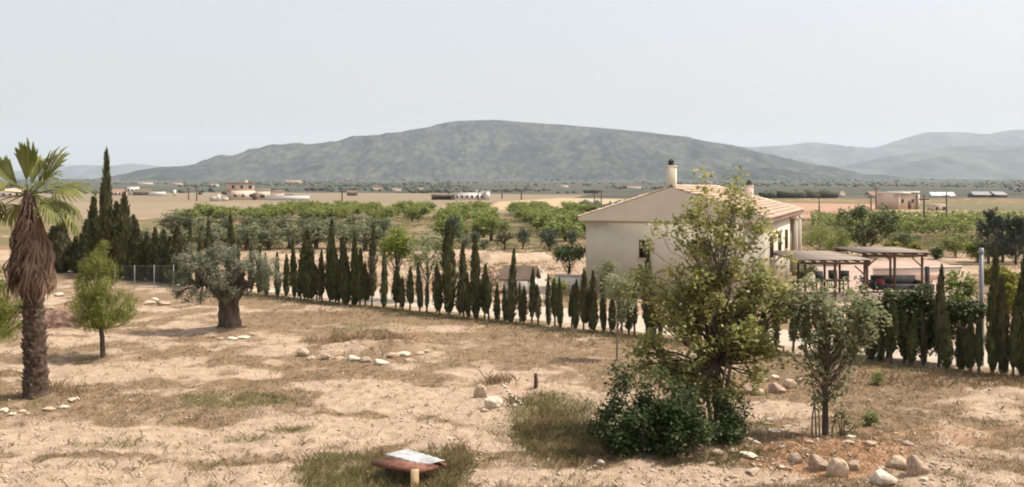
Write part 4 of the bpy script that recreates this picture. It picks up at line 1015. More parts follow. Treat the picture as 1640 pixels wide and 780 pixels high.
def palm():
    b = gpt(58, 640)
    t = thing("fan_palm", "tall fan palm with a thick brown skirt of dead fronds at the left", "palm tree", b)
    ax = lambda z: np.array([-.03 * z - .006 * z * (z > 2), 0.0, z])
    r = np.random.default_rng(5)
    n = 40; sd_ = 20; zs = np.linspace(-.12, 5.75, n); a = np.linspace(0, 2 * np.pi, sd_, endpoint=False); V = []
    for z in zs:
        rad = np.interp(z, [-.2, 0, .35, 1.2, 2.6, 4.2, 5.4, 5.75], [.42, .36, .31, .28, .26, .22, .18, .12])
        f = 1 + (r.uniform(size=sd_) - .5) * .18
        V.append(ax(z) + np.stack([np.cos(a) * rad * f, np.sin(a) * rad * f, 0 * a], 1))
    V = np.array(V).reshape(-1, 3); i = np.arange(n - 1)[:, None] * sd_; j = np.arange(sd_)[None]; k = (j + 1) % sd_
    MB().add(V, np.stack([i + j, i + k, i + sd_ + k, i + sd_ + j], -1).reshape(-1, 4)).build("trunk", M['bark_palm'], t, True)
    bo = MB()
    for q in range(210):
        z = r.uniform(.12, 3.0); an = r.uniform(0, 6.28); d = np.array([math.cos(an), math.sin(an), 0]); s_ = np.array([-d[1], d[0], 0])
        c = ax(z) + d * np.interp(z, [0, .4, 3], [.33, .285, .25]); l = r.uniform(.07, .2) if r.uniform() > .1 else r.uniform(.2, .34); w = r.uniform(.04, .08)
        up = np.array([0, 0, 1.0]); o = d * l * r.uniform(.3, .75)
        bo.add([c - s_ * w - up * .05, c + s_ * w - up * .05, c + s_ * w * .6 + o + up * l * .6, c - s_ * w * .6 + o + up * l * .6, c - s_ * w + up * .04 - d * .03, c + s_ * w + up * .04 - d * .03],
               [[0, 1, 2, 3], [3, 2, 5, 4]], [[0, 3, 4], [1, 5, 2]])
    bo.build("leaf_bases", M['bark_palm'], t, kind="stuff")
    dm = [dead_mesh(400 + q) for q in range(6)]
    for q in range(150):
        f = q / 149; z = 5.45 - 1.65 * f; an = q * 2.399 + r.uniform(-.3, .3)
        rad = np.interp(z, [3.8, 4.6, 5.45], [.34, .26, .17])
        d = np.array([math.cos(an), math.sin(an), 0])
        o = put("dead_frond", dm[q % 6], t); o.location = ax(z) + d * rad
        tilt = np.interp(z, [3.8, 4.6, 5.45], [.13, .02, .05]) + r.uniform(-.10, .08)
        o.rotation_euler = (r.uniform(-.1, .1), tilt, an); sc = np.interp(z, [3.8, 5.45], [1.0, 1.0]) * r.uniform(.8, 1.1); o.scale = (sc * np.interp(z, [3.8, 5.4], [1.5, .95]), sc * 1.2, sc)
    fm = [frond_mesh(420 + q, droop=dd, fold=ff, fan=fn * (1.35 if q == 0 else 1), spread=34 if q == 0 else 88, pet=.45 if q == 0 else .85, nseg=14 if q == 0 else 22) for q, (dd, ff, fn) in enumerate(((.10, .8, 1.0), (.3, .6, .95), (.5, .4, 1.0), (.65, .35, 1.0)))]
    top = ax(5.62)
    # heading (0 = right, 90 = away), rise, roll, kind
    for hd, el, ro, kd, sc in ((-80, 84, 0, 0, 1.0), (8, 58, 65, 0, 1.0), (172, 46, -60, 0, 1.0), (100, 66, 20, 0, .9), (30, 70, -40, 0, .8), (-5, 16, 25, 2, 1.0), (-20, -18, 10, 2, .9), (10, -28, -20, 2, 1.05), (186, -8, 10, 2, 1.05), (170, 12, -20, 1, 1.0),
                               (200, -24, 0, 3, 1.0), (-35, 30, 30, 1, .85), (60, 20, 0, 1, .9), (120, 16, 0, 1, .9), (90, -5, 0, 2, .9), (45, -12, 0, 2, .9), (140, -20, 0, 2, .9)):
        o = put("frond", fm[kd], t); h = R(hd)
        o.location = top + np.array([math.cos(h) * .1, math.sin(h) * .1, 0])
        o.rotation_euler = (Matrix.Rotation(h, 3, 'Z') @ Matrix.Rotation(-R(el), 3, 'Y') @ Matrix.Rotation(R(ro), 3, 'X')).to_euler(); o.scale = (sc * .88, sc * .88, sc * .88)
palm()

# ------------------------------------------------------------------ stones
def rock_mesh(seed, sub=2):
    bm = bmesh.new(); bmesh.ops.create_icosphere(bm, subdivisions=sub, radius=.5); r = np.random.default_rng(seed)
    pl = [(Vector(r.normal(size=3)).normalized(), r.uniform(.31, .44)) for _ in range(12)]
    for v in bm.verts:
        for n, d in pl:
            e = v.co.dot(n) - d
            if e > 0: v.co -= n * e * .9
        v.co *= 1 + r.uniform(-.04, .04)
    me = bpy.data.meshes.new("rock"); bm.to_mesh(me); bm.free(); return me
rk = {}
for mk in ('stone', 'stone_pink', 'stone_white'):
    rk[mk] = []
    for q in range(5):
        me = rock_mesh(500 + q + (10 if mk == 'stone' else 0), 3); me.materials.append(M[mk]); rk[mk].append(me)
RI = [0]
def rock(px, py, w, h, mk, label, group, dep=.8):
    p = at(px, py); s = FPX / p.y; W = w / s; H = h / s
    m = rk[mk][RI[0] % 5]; RI[0] += 1
    o = put("rock", m); dz = W * dep
    o.location = (p.x, p.y + dz * .35, float(gz(p.x, p.y + dz * .35)) + H * .22); o.scale = (W * 1.12, dz, H * 1.25); o.rotation_euler = (rng.uniform(-.1, .1), rng.uniform(-.12, .12), rng.uniform(-.5, .5))
    tag(o, label, "rock", group)
G1 = "stones edging the round bed"
for a in ((484, 573, 20, 15, 'stone', "tall yellowish stone at the left end of the bed edging"), (498, 577, 14, 7, 'stone', "small flat stone second from the left of the bed edging"), (523, 578, 22, 10, 'stone_pink', "brownish pink stone third from the left of the bed edging"), (543, 577, 17, 6, 'stone', "thin low stone between the brownish and the bright bed stone"),
          (565, 580, 23, 11, 'stone_white', "bright pale stone left of the pink middle stone of the bed edging"), (586, 582, 22, 10, 'stone_pink', "pinkish middle stone of the bed edging"), (607, 586, 26, 11, 'stone_white', "whitest stone at the front of the bed edging"), (628, 575, 22, 9, 'stone', "pale stone just right of the whitest bed stone"),
          (646, 573, 22, 10, 'stone_white', "bright stone near the right end of the bed edging"), (655, 580, 18, 6, 'stone_pink', "low reddish stone in front of the right end of the bed edging"), (672, 570, 14, 6, 'stone', "small stone right of the bright end stone of the bed"), (684, 568, 10, 5, 'stone', "last tiny stone at the far right of the bed edging")):
    rock(*a, G1)
G2 = "stones by the old bed near the stake"
rock(768, 637, 22, 24, 'stone', "upright pale slab left of the white block near the stake", G2, .6); rock(790, 657, 30, 24, 'stone_white', "large white block in front of the upright slab", G2); rock(776, 660, 14, 8, 'stone_pink', "small pinkish stone at the left foot of the white block", G2); rock(825, 656, 10, 6, 'stone_white', "small white stone at the lower end of the slanting stone row", G2)
for q in range(9):
    rock(806 + q * 3.6, 627 + q * 3.3 - (2 if q < 2 else 0), 7, 5, 'stone_white', f"little pale stone, {ordn(q + 1)} from the top of the slanting row right of the white block", "little pale stones in a slanting row")
G3 = "boulders right of the big tree"
for a in ((1210, 630, 30, 18, 'stone', "large pale boulder leftmost of the group behind the big tree"), (1246, 630, 28, 20, 'stone_pink', "brown pink boulder in the middle of the group behind the big tree"), (1265, 623, 22, 18, 'stone', "pale boulder right of the brown pink one"), (1226, 612, 15, 9, 'stone', "small pale stone behind the brown pink boulder"), (1242, 606, 14, 8, 'stone_white', "small white stone at the back of the boulder group"), (1282, 612, 14, 8, 'stone_pink', "small pink stone at the right end of the boulder group")):
    rock(*a, G3)
G4 = "boulders at the lower right"
for a in ((1312, 754, 30, 30, 'stone_pink', "rounded pinkish boulder left of the twin below the young tree"), (1344, 764, 34, 36, 'stone', "big round tan boulder right of the twin below the young tree"), (1369, 754, 20, 20, 'stone_pink', "darker boulder tucked right of the big round tan boulder"), (1419, 776, 40, 28, 'stone_white', "white flat topped boulder nearest the bottom edge at lower right"),
          (1441, 756, 30, 24, 'stone', "pale boulder behind the white flat topped one"), (1473, 768, 34, 38, 'stone_pink', "tall pink boulder at the far right of the lower group"), (1432, 772, 16, 9, 'stone_pink', "small pink stone right of the white flat topped boulder"), (1481, 776, 12, 7, 'stone_white', "small white stone below the tall pink boulder"),
          (1364, 716, 16, 6, 'stone_white', "thin white slab right of the young tree's foot"), (1360, 726, 16, 6, 'stone', "flat tan stone just below the thin white slab"), (1395, 728, 24, 8, 'stone_pink', "flat reddish stone between white slab and boulders"), (1455, 724, 18, 8, 'stone_pink', "dark flat stone behind the boulders at lower right")):
    rock(*a, G4)
G5 = "stones between the bush and the young tree"
for a in ((1200, 740, 28, 9, 'stone_white', "long white flat stone right of the dark bush"), (1150, 733, 20, 13, 'stone_pink', "pinkish stone at the lower right edge of the dark bush"), (1176, 732, 14, 9, 'stone', "tan stone between the pinkish and the long white stone"), (1199, 717, 16, 7, 'stone', "tan stone above the long white stone"), (1212, 722, 14, 7, 'stone_white', "white stone just right above the long white stone"),
          (1180, 706, 10, 6, 'stone_white', "little white stone beside the smaller dark bush"), (1222, 700, 14, 8, 'stone', "upright tan stone midway between bush and young tree"), (1244, 697, 24, 5, 'stone_white', "thin pale slab midway between bush and young tree"), (1232, 672, 14, 5, 'stone_white', "white stone at the back on the sandy strip"), (1228, 684, 16, 5, 'stone_pink', "flat brown stone behind the thin pale slab"), (1262, 688, 18, 5, 'stone', "flat tan stone right of the flat brown one"),
          (1254, 729, 12, 6, 'stone', "tan stone in the red soil left of the young tree"), (1277, 744, 22, 18, 'stone_pink', "reddish lump of stone left of the twin boulders"), (1252, 751, 14, 7, 'stone_white', "small white stone below the red soil"), (1264, 756, 14, 10, 'stone_pink', "small pink stone left of the reddish lump"), (1208, 758, 24, 8, 'stone', "tan flat stone at the bottom below the long white stone"), (1176, 764, 14, 6, 'stone', "small tan stone at the bottom left of the tan flat stone"), (1297, 723, 12, 6, 'stone', "small stone right at the left foot of the young tree"),
          (1140, 745, 14, 6, 'stone', "small tan stone in the bush shadow at the bottom"), (963, 747, 13, 9, 'stone_white', "lone pale stone left of the dark bush in front of the weeds")):
    rock(*a, G5)
G6 = "stones round the palm"
for a in ((4, 662, 14, 11, 'stone_white', "white stone at the left edge before the palm"), (17, 665, 12, 6, 'stone_white', "small white stone second from the left edge"), (34, 661, 12, 5, 'stone', "small tan stone in the palm's shadow"), (77, 657, 18, 6, 'stone', "flat tan stone just right of the palm foot"), (101, 655, 15, 5, 'stone_white', "flat white stone farther right of the palm foot"), (113, 648, 16, 7, 'stone_white', "pale stone at the right end of the palm stones"), (122, 645, 10, 7, 'stone', "small tan stone behind the right end of the palm stones")):
    rock(*a, G6)
G7 = "stones round the olive foot"
for a in ((338, 544, 12, 5, 'stone_pink', "brown stone at the left front of the olive trunk"), (352, 545, 14, 5, 'stone', "tan stone left of the pale slabs before the olive trunk"), (369, 545, 20, 6, 'stone_white', "pale slab at the middle front of the olive trunk"), (388, 544, 22, 6, 'stone_white', "pale slab right of the middle before the olive trunk"), (403, 540, 12, 5, 'stone', "small stone at the right front of the olive trunk")):
    rock(*a, G7)
G8 = "rubble stones at the left by the fence"
for a in ((236, 488, 18, 7, 'stone', "pale stone left of two on the rubble before the fence"), (258, 490, 22, 9, 'stone_pink', "brown rubble stone right of the pale one before the fence"), (246, 480, 14, 6, 'stone_white', "white rubble stone nearest the fence"), (92, 476, 18, 6, 'stone_white', "pale stone right of the palm skirt, at the back"), (112, 484, 14, 6, 'stone', "tan stone above the dark heap"), (78, 496, 16, 7, 'stone_pink', "brownish stone left of the dark heap, half behind the palm"), (130, 512, 14, 6, 'stone', "small tan stone at the right foot of the dark heap")):
    rock(*a, G8)

# pebbles and crumbs of stone nobody could count
def pebbles():
    r = np.random.default_rng(91); n = 11000
    v = HY + r.uniform(190, 500, n * 2); D = 9000 / (v - HY); u = r.uniform(-60, 1700, n * 2); X = (u - CX) / FPX * D
    off = (X - HED0[0]) * HNRM[0] + (D - HED0[1]) * HNRM[1]; d, g, rd_ = cover(X, D)
    w = .25 + blob(u, v, 1260, 725, 140, 40, 1.0) + blob(u, v, 600, 562, 120, 26, .9) + blob(u, v, 240, 486, 60, 16, .7) + blob(u, v, 790, 640, 60, 26, .6) + blob(u, v, 1480, 745, 120, 40, .5) + blob(u, v, 1100, 765, 220, 20, .5)
    ok = (off < -.4) & (r.uniform(size=len(X)) < w); X, D = X[ok], D[ok]; n = len(X)
    s = .014 + .05 * r.uniform(size=n) ** 4
    base = np.array([[0, 0, .62], [1, 0, 0], [.3, .95, .05], [-.8, .6, 0], [-.85, -.55, .05], [.25, -.98, 0], [0, 0, -.6]])
    P = base[None] * s[:, None, None] * r.uniform(.65, 1.35, (n, 7, 3)); a = r.uniform(0, 6.28, n); c, s_ = np.cos(a), np.sin(a)
    x = P[..., 0] * c[:, None] - P[..., 1] * s_[:, None]; y = P[..., 0] * s_[:, None] + P[..., 1] * c[:, None]
    P[..., 0] = x + X[:, None]; P[..., 1] = y + D[:, None]; P[..., 2] += (gz(X, D) + s * .15)[:, None]
    T = np.array([[0, i, i % 5 + 1] for i in range(1, 6)] + [[6, i % 5 + 1, i] for i in range(1, 6)])
    F = (T[None] + 7 * np.arange(n)[:, None, None]).reshape(-1, 3)
    put("pebbles", np_mesh("pebbles", P.reshape(-1, 3), [F], M['pebble']), kind="stuff")
M['pebble'] = mat_leaf("pebble_stone", [(.24, .165, .11), (.42, .33, .24), (.60, .52, .42)], transl=0, rough=.9, spec=.1, big=.8)
pebbles()

# ------------------------------------------------------------------ grasses and weeds
def blades(name, X, Y, per, h, w, mat, spread=.1, lean=.5, seed=1, z=None):
    r = np.random.default_rng(seed); n = len(X) * per
    bx = np.repeat(X, per) + r.normal(size=n) * spread; by = np.repeat(Y, per) + r.normal(size=n) * spread
    bz = gz(bx, by); hh = np.repeat(np.broadcast_to(h, X.shape), per) * r.uniform(.45, 1.2, n); a = r.uniform(0, 6.28, n)
    ww = np.broadcast_to(w, (n,)) * r.uniform(.6, 1.3, n)
    lx = r.normal(size=n) * lean * hh; ly = r.normal(size=n) * lean * hh
    c, s = np.cos(a) * ww, np.sin(a) * ww
    V = np.stack([np.stack([bx - c, by - s, bz - .02], 1), np.stack([bx + c, by + s, bz - .02], 1), np.stack([bx + c * .6 + lx * .45, by + s * .6 + ly * .45, bz + hh * .6], 1), np.stack([bx + lx, by + ly, bz + hh], 1)], 1).reshape(-1, 3)
    F = np.arange(4 * n).reshape(n, 4)[:, [0, 1, 3, 2]]
    return put(name, np_mesh(name, V, [F[:, [0, 1, 2, 3]]], mat), kind="stuff")

def scatter(n, seed, f, v0=485, v1=800):
    r = np.random.default_rng(seed); v = r.uniform(v0, v1, n); u = r.uniform(-80, 1720, n); D = 9000 / (v - HY); X = (u - CX) / FPX * D
    off = (X - HED0[0]) * HNRM[0] + (D - HED0[1]) * HNRM[1]
    d, g, rd_ = cover(X, D); p = f(u, v, X, D, d, g); ok = (off < -.2) & (r.uniform(size=n) < p)
    return X[ok], D[ok]
X, Y = scatter(52000, 1, lambda u, v, X, D, d, g: np.clip(d - .30, 0, 1) ** 1.2 * .9 + .03)
blades("dry_grass", X, Y, 7, .055, .008, M['grass_dry'], .05, .55, 2)
M['straw'] = mat_leaf("pale_straw", [(.24, .175, .10), (.36, .28, .17), (.50, .41, .27)], transl=.3, big=.8)
X, Y = scatter(30000, 21, lambda u, v, X, D, d, g: np.clip(d - .25, 0, 1) * .8 + .02)
blades("straw", X, Y, 5, .06, .007, M['straw'], .06, .8, 22)
X, Y = scatter(5000, 23, lambda u, v, X, D, d, g: .25 + 0 * X)
blades("dry_stalks", X, Y, 4, .13, .007, M['weed'], .04, .5, 24)
X, Y = scatter(60000, 3, lambda u, v, X, D, d, g: np.clip(g - .30, 0, 1) * .8 + .010)
blades("green_grass", X, Y, 8, .10, .008, M['grass_green'], .10, .7, 4)
X, Y = scatter(16000, 5, lambda u, v, X, D, d, g: np.maximum.reduce([blob(u, v, 560, 764, 95, 34, .5), blob(u, v, 690, 764, 60, 38, .4), blob(u, v, 720, 740, 40, 26, .3)]), 690, 830)
blades("tall_grass", X, Y, 8, .19, .008, M['grass_green'], .09, .32, 6)
X, Y = scatter(30000, 7, lambda u, v, X, D, d, g: np.clip(fbm(X * 1.3, D * 1.3, 55) * 2 - .45, .1, 1) * np.maximum.reduce([blob(u, v, 890, 695, 80, 42, .5), blob(u, v, 885, 655, 85, 22, .4), blob(u, v, 930, 722, 70, 26, .5), blob(u, v, 1130, 735, 120, 14, .25), blob(u, v, 1345, 705, 30, 14, .3)]), 610, 780)
blades("weeds", X, Y, 8, .16, .011, M['weed'], .10, .4, 8)
X, Y = scatter(24000, 11, lambda u, v, X, D, d, g: np.clip(fbm(X * 1.6, D * 1.6, 57) * 2 - .5, .05, 1) * np.maximum.reduce([blob(u, v, 915, 700, 80, 44, .8), blob(u, v, 640, 764, 120, 34, .2), blob(u, v, 720, 745, 50, 30, .3)]), 610, 820)
blades("tall_dry_grass", X, Y, 8, .19, .010, M['grass_dry'], .10, .45, 12)
X, Y = scatter(30000, 9, lambda u, v, X, D, d, g: np.maximum.reduce([blob(u, v, 570, 548, 80, 14, .35), blob(u, v, 640, 552, 30, 12, .4), blob(u, v, 800, 614, 24, 10, .6), blob(u, v, 1000, 545, 200, 12, .12), blob(u, v, 1500, 612, 180, 14, .15), blob(u, v, 520, 505, 120, 8, .10), blob(u, v, 100, 632, 40, 12, .3)]), 495, 690)
blades("tall_dry_grass", X, Y, 8, .26, .009, M['grass_dry'], .12, .4, 10)
def scatter2(n, seed, D0, D1, thr, px0=270, px1=1680):
    r = np.random.default_rng(seed); D = D0 * (D1 / D0) ** r.uniform(size=n); u = r.uniform(px0, px1, n); X = (u - CX) / FPX * D
    off = (X - HED0[0]) * HNRM[0] + (D - HED0[1]) * HNRM[1]; k = fbm(X * .12, D * .12, seed, 4) + r.uniform(-.06, .06, n)
    h = (np.abs(X - 12.5) < 8) & (np.abs(D - 58) < 12); ok = (off > 6.5) & (k > thr) & ~h & ~((u > 1255) & (u < 1560) & (D < 75))
    return X[ok], D[ok]
X, Y = scatter2(9000, 71, 46, 90, .52); blades("yard_weeds", X, Y, 7, .20, .022, M['grass_green'], .14, .5, 72)
X, Y = scatter2(6000, 75, 46, 90, .54); blades("yard_dry_grass", X, Y, 7, .16, .022, M['grass_dry'], .14, .6, 76)
X, Y = scatter2(22000, 73, 88, 235, .47); blades("orchard_weeds", X, Y, 6, .26, .06, M['grass_green'], .35, .7, 74)
# dark blades standing in for the hedge's shadow on the ground before it
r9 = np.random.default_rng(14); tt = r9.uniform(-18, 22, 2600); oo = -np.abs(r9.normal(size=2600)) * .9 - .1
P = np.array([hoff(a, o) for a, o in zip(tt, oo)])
blades("hedge_shade_blades", P[:, 0], P[:, 1], 5, .10, .010, M['weed'], .15, .8, 15)

# ------------------------------------------------------------------ stake and the old well cover
def small_things():
    p = gpt(858, 628)
    t = tag(MB().tube([(p.x, p.y, p.z - .1), (p.x + .01, p.y, p.z + .2), (p.x, p.y, p.z + .42)], [.065, .06, .055], 7).build("stake", M['wood_dark']), "short dark wooden stake stuck in the old bed", "stake")
    # well cover
    D = 18.3; g0 = at(655, HY + 9000 / D)
    t = thing("well_cover", "white sheet lid and rusty plate on a pale post in the tall grass", "well cover", (g0.x, g0.y, 0), 0)
    def L(px, py, d):
        return np.array([(px - CX) / FPX * d - g0.x, d - g0.y, CAM_H - (py - HY) / FPX * d])
    zt = L(664, 753, 18.3)
    m = MB(); m.box((zt[0], 0.05, zt[2] / 2 - .08), (.15, .14, zt[2] + .14)); m.build("post", M['wood_pale'], t)
    zb = L(622, 744, 19.0)
    m = MB(); m.box((zb[0], zb[1], zb[2] / 2 - .1), (.1, .1, zb[2] + .12)); m.build("post", M['wood_dark'], t)
    # rusty plate: slanting upright face of the frame, then the sheet lying on it
    pl = [L(594, 740, 18.94), L(673, 754, 18.36), L(702, 745, 18.7), L(622, 730, 19.35)]
    pl = [np.array((c[0], c[1], .42)) for c in pl]
    V = np.array(pl + [c - (0, 0, .07) for c in pl])
    put("rusty_plate", np_mesh("rusty_plate", V, [np.array([[0, 1, 2, 3], [7, 6, 5, 4], [0, 4, 5, 1], [1, 5, 6, 2], [2, 6, 7, 3], [3, 7, 4, 0]])], M['rust']), t)
    q = [L(614, 727.5, 19.45), L(679, 744, 18.75), L(713, 738, 19.05), L(652, 718.5, 20.0)]
    U = np.linspace(0, 1, 40); W = np.linspace(0, 1, 9); V = []
    for u in U:
        for w in W:
            c = (q[0] * (1 - u) + q[1] * u) * (1 - w) + (q[3] * (1 - u) + q[2] * u) * w
            V.append(c + np.array([0, 0, .006 * math.sin(u * 34) + .012 * math.sin(w * 5 + u * 4) * u]))
    V = np.array(V); n = len(V); V = np.vstack([V, V - (0, 0, .012)]); Q = []
    for i in range(39):
        for j in range(8):
            k = i * 9 + j; Q += [[k, k + 9, k + 10, k + 1], [n + k, n + k + 1, n + k + 10, n + k + 9]]
    for i in range(39):
        k = i * 9; Q += [[k, n + k, n + k + 9, k + 9], [k + 8, k + 17, n + k + 17, n + k + 8]]
    for j in range(8):
        k = j; Q += [[k, k + 1, n + k + 1, n + k]]; k = 39 * 9 + j; Q += [[k, n + k, n + k + 1, k + 1]]
    np_o = put("sheet", np_mesh("sheet", V, [np.array(Q)], M['white_sheet']), t)
    c2 = (q[2] + q[3]) / 2 + (0, 0, -.05); m = MB()
    dv = q[2] - q[3]; m.box(c2 + (0, 0, -.04), (np.linalg.norm(dv), .06, .07), math.atan2(dv[1], dv[0])); m.build("frame_bar", M['rust'], t)
    # grey metal pipe behind the hedge at the right
    X, D = hedge_pt(1565); X += .7; D += 1.1
    t = thing("metal_pipe", "upright grey metal pipe behind the hedge beside the leafy green tree", "pipe", (X, D, 0))
    H = hz(D, 403)
    MB().tube([(0, 0, -.1), (0, 0, H * .45), (-.02, 0, H)], .07, 10).build("pipe", M['metal'], t); MB().tube([(-.02, 0, H - .05), (-.02, 0, H + .12)], [.09, .08], 10).build("cap", M['metal'], t)
small_things()

# ------------------------------------------------------------------ utility poles on the plain
for px, ty, by, lab, w in ((1480, 312, 372, "brown utility pole standing before the golden field, left of the far one", .16), (1516, 308, 353, "dark utility pole at the near edge of the golden field at the right", .16), (1403, 298, 336, "tall dark pole left of the pink block house", .2), (1395, 312, 338, "short pole close left of the tall dark pole", .2),
                           (1312, 305, 345, "thin pole on the ploughed field right of the house roof", .16), (963, 304, 331, "thin pole on the golden field left of the house roof", .2), (952, 308, 329, "shorter thin pole just left of the golden field pole", .2), (835, 302, 320, "dark pole right of the long white farmhouse", .35), (804, 303, 318, "pole close to the right end of the long white farmhouse", .35),
                           (766, 304, 330, "pole in front of the long white farmhouse", .22), (548, 304, 324, "pole on the fallow field before the dark shed", .3), (315, 297, 322, "thin pole on the fallow field at the left", .3), (302, 300, 320, "second thin pole on the fallow field at the far left", .3), (718, 288, 320, "thin pole left of the long white farmhouse", .25)):
    p = at(px, by); H = hz(p.y, ty)
    t = thing("utility_pole", lab, "pole", p, 0, "poles on the plain")
    MB().tube([(0, 0, -.3), (0, 0, H)], [w, w * .7], 7).build("pole", M['wood_dark'], t); MB().box((0, 0, H - .6), (w * 8, w * .8, w)).build("crossarm", M['wood_dark'], t)

# ------------------------------------------------------------------ far buildings
def block(parent, name, c, d, mat, nwin=0, wz=.55, ww=1.0, wh=1.2, roof=None, rm=None, ov=.3):
    """a volume with windows on its front; roof 'flat' or 'gable'"""
    MB().box((c[0], c[1], c[2] + d[2] / 2), d).build(name, mat, parent)
    zt = c[2] + d[2]
    if roof == 'flat':
        MB().box((c[0], c[1], zt + .12), (d[0] + ov * 2, d[1] + ov * 2, .24)).build("roof", rm or mat, parent)
    elif roof == 'gable':
        hh = d[1] * .22; V = []
        for x in (-d[0] / 2 - ov, d[0] / 2 + ov): V += [(c[0] + x, c[1] - d[1] / 2 - ov, zt - .02), (c[0] + x, c[1], zt + hh), (c[0] + x, c[1] + d[1] / 2 + ov, zt - .02)]
        me = bpy.data.meshes.new("roof"); me.from_pydata(V, [], [[0, 3, 4, 1], [1, 4, 5, 2], [0, 1, 2], [3, 5, 4], [0, 2, 5, 3]]); me.materials.append(rm or M['tile_dark']); me.update(); put("roof", me, parent)
    y = c[1] - d[1] / 2
    for k in range(nwin):
        x = c[0] - d[0] / 2 + d[0] * (k + .5) / nwin; z = c[2] + d[2] * wz
        f = MB().box((x, y - .02, z), (ww + .2, .08, wh + .2)).build("window", M['white_wall'], parent)
        MB().box((x, y - .05, z), (ww, .06, wh)).build("pane", M['glass'], f)

def far_buildings():
    def root(name, px, py, lab, cat, rz=0): return thing(name, lab, cat, at(px, py), rz)
    # two storey pink house
    t = root("villa", 390, 320.5, "pinkish two storey house with a lower wing on the far field at the left", "house", R(28)); D = 400
    s = D / FPX
    block(t, "wall", (0, 5, 0), (38 * s, 9, 15 * s), M['pink_wall'], 3, .5, 1.2, 1.3)
    block(t, "upper_wall", (-2 * s, 5, 15 * s), (40 * s, 8, 12 * s), M['pink_wall'], 3, .5, 1.2, 1.3, 'flat', M['tile_dark'], .6)
    block(t, "side_wing", (32 * s, 6, 0), (25 * s, 8, 16.5 * s), M['stucco_pale'], 1, .4, 2.0, 1.6, 'flat', M['stucco_pale'], .2)
    block(t, "garage", (57 * s, 7, 0), (24 * s, 6, 14 * s), M['pink_wall'], 0, roof='flat', rm=M['tile'])
    MB().box((18 * s, 0.3, 1.6), (6 * s, .2, 3.0)).build("door", M['wood_dark'], t); MB().box((8 * s, 5, 28.5 * s), (1.0, 1.0, 1.6)).build("chimney", M['pink_wall'], t)
    t = root("garden_wall", 462, 321, "long low white wall right of the pinkish two storey house", "wall"); MB().box((0, 0, 1.0), (66 * s, .4, 2.0)).build("wall", M['white_wall'], t); MB().box((0, 0, 2.06), (67 * s, .6, .12)).build("coping", M['stucco_pale'], t)
    t = root("garden_wall", 352, 322, "low pale broken wall left of the pinkish two storey house", "wall"); MB().box((-9 * s, 0, .9), (12 * s, .5, 1.8)).build("wall", M['stucco_pale'], t); MB().box((8 * s, 0, .7), (10 * s, .5, 1.4)).build("wall", M['pink_wall'], t); MB().box((-2 * s, .1, 1.3), (1.2, .8, 2.6)).build("pillar", M['white_wall'], t)
    # long white farmhouse
    t = root("farmhouse", 758, 320, "long low white farmhouse with small dark windows in mid plain", "farmhouse", R(14)); s = 409 / FPX
    block(t, "wall", (-6 * s, 4, 0), (48 * s, 8, 10.5 * s), M['white_wall'], 6, .5, .9, 1.2, 'flat', M['white_wall'], .15)
    block(t, "end_block", (22.5 * s, 3.5, 0), (8 * s, 9, 13.5 * s), M['white_wall'], 0, roof='flat', rm=M['white_wall'], ov=.1)
    MB().box((10 * s, 5, 12.5 * s), (1, 1, 1.4)).build("chimney", M['white_wall'], t)
    for k in range(4): MB().box((-62 * s + k * 9 * s, 1, 3.6 * s), (.4, .4, 7.2 * s)).build("porch_post", M['wood_dark'], t)
    MB().box((-48 * s, 3.5, 7.6 * s), (34 * s, 6, .5)).build("porch_roof", M['brown_roof'], t); MB().box((-48 * s, 6, 3 * s), (32 * s, .3, 6 * s)).build("porch_wall", M['brown_roof'], t)
    # pink block house at the right
    t = root("block_house", 1456, 335.5, "pink square block house under a white flat roof at the right", "house", R(24)); s = 240 / FPX
    block(t, "wall", (0, 4, 0), (44 * s, 7, 25 * s), M['pink_wall'], 2, .55, .8, .9)
    MB().box((-11 * s, 3.5, 26.5 * s), (26 * s, 7.6, 2.5 * s)).build("roof", M['white_wall'], t); MB().box((13 * s, 3.8, 27.8 * s), (22 * s, 7.6, 2.5 * s)).build("roof", M['white_wall'], t)
    for x in (-21 * s, 21 * s): MB().box((x, .2, 12 * s), (.5, .5, 24 * s)).build("column", M['pink_wall'], t)
    MB().box((4 * s, .45, 1.1), (1.0, .12, 2.2)).build("door", M['wood_dark'], t)
    t = root("shed", 1507, 337, "small low pink shed right of the pink block house", "shed"); block(t, "wall", (0, 2, 0), (22 * s, 3.5, 7.5 * s), M['pink_wall'], 2, .45, .7, .8, 'flat', M['stucco_pale'], .15)
    # left group
    s = 620 / FPX
    t = root("white_building", 209, 312.5, "white square building among the low roofs at the far left", "building"); block(t, "wall", (0, 4, 0), (13 * s, 8, 13 * s), M['white_wall'], 2, .6, 1.2, 1.4, 'flat', M['white_wall'], .2)
    t = root("barn", 226, 313, "long dark roofed barn right of the white square building", "barn"); block(t, "wall", (0, 4, 0), (24 * s, 9, 5.5 * s), M['brown_roof'], 3, .5, 1.5, 1.2, 'gable', M['brown_roof'])
    t = root("garden_wall", 252, 314, "white wall with gate pillar right of the dark roofed barn", "wall"); MB().box((0, 0, 1.3), (24 * s, .5, 2.6)).build("wall", M['white_wall'], t); MB().box((25 * s, 0, 1.8), (1.6, 1.0, 3.8)).build("pillar", M['white_wall'], t)
    t = root("house", 186, 313, "reddish roofed low house left of the white square building", "house"); block(t, "wall", (0, 4, 0), (18 * s, 9, 5 * s), M['pink_wall'], 3, .5, 1.3, 1.3, 'gable', M['tile_dark'])
    t = root("shed", 563, 313.5, "small dark shed on the skyline of the fallow field", "shed"); block(t, "wall", (0, 3, 0), (14 * s, 6, 5 * s), M['brown_roof'], 2, .5, 1.2, 1.0, 'gable', M['brown_roof'])
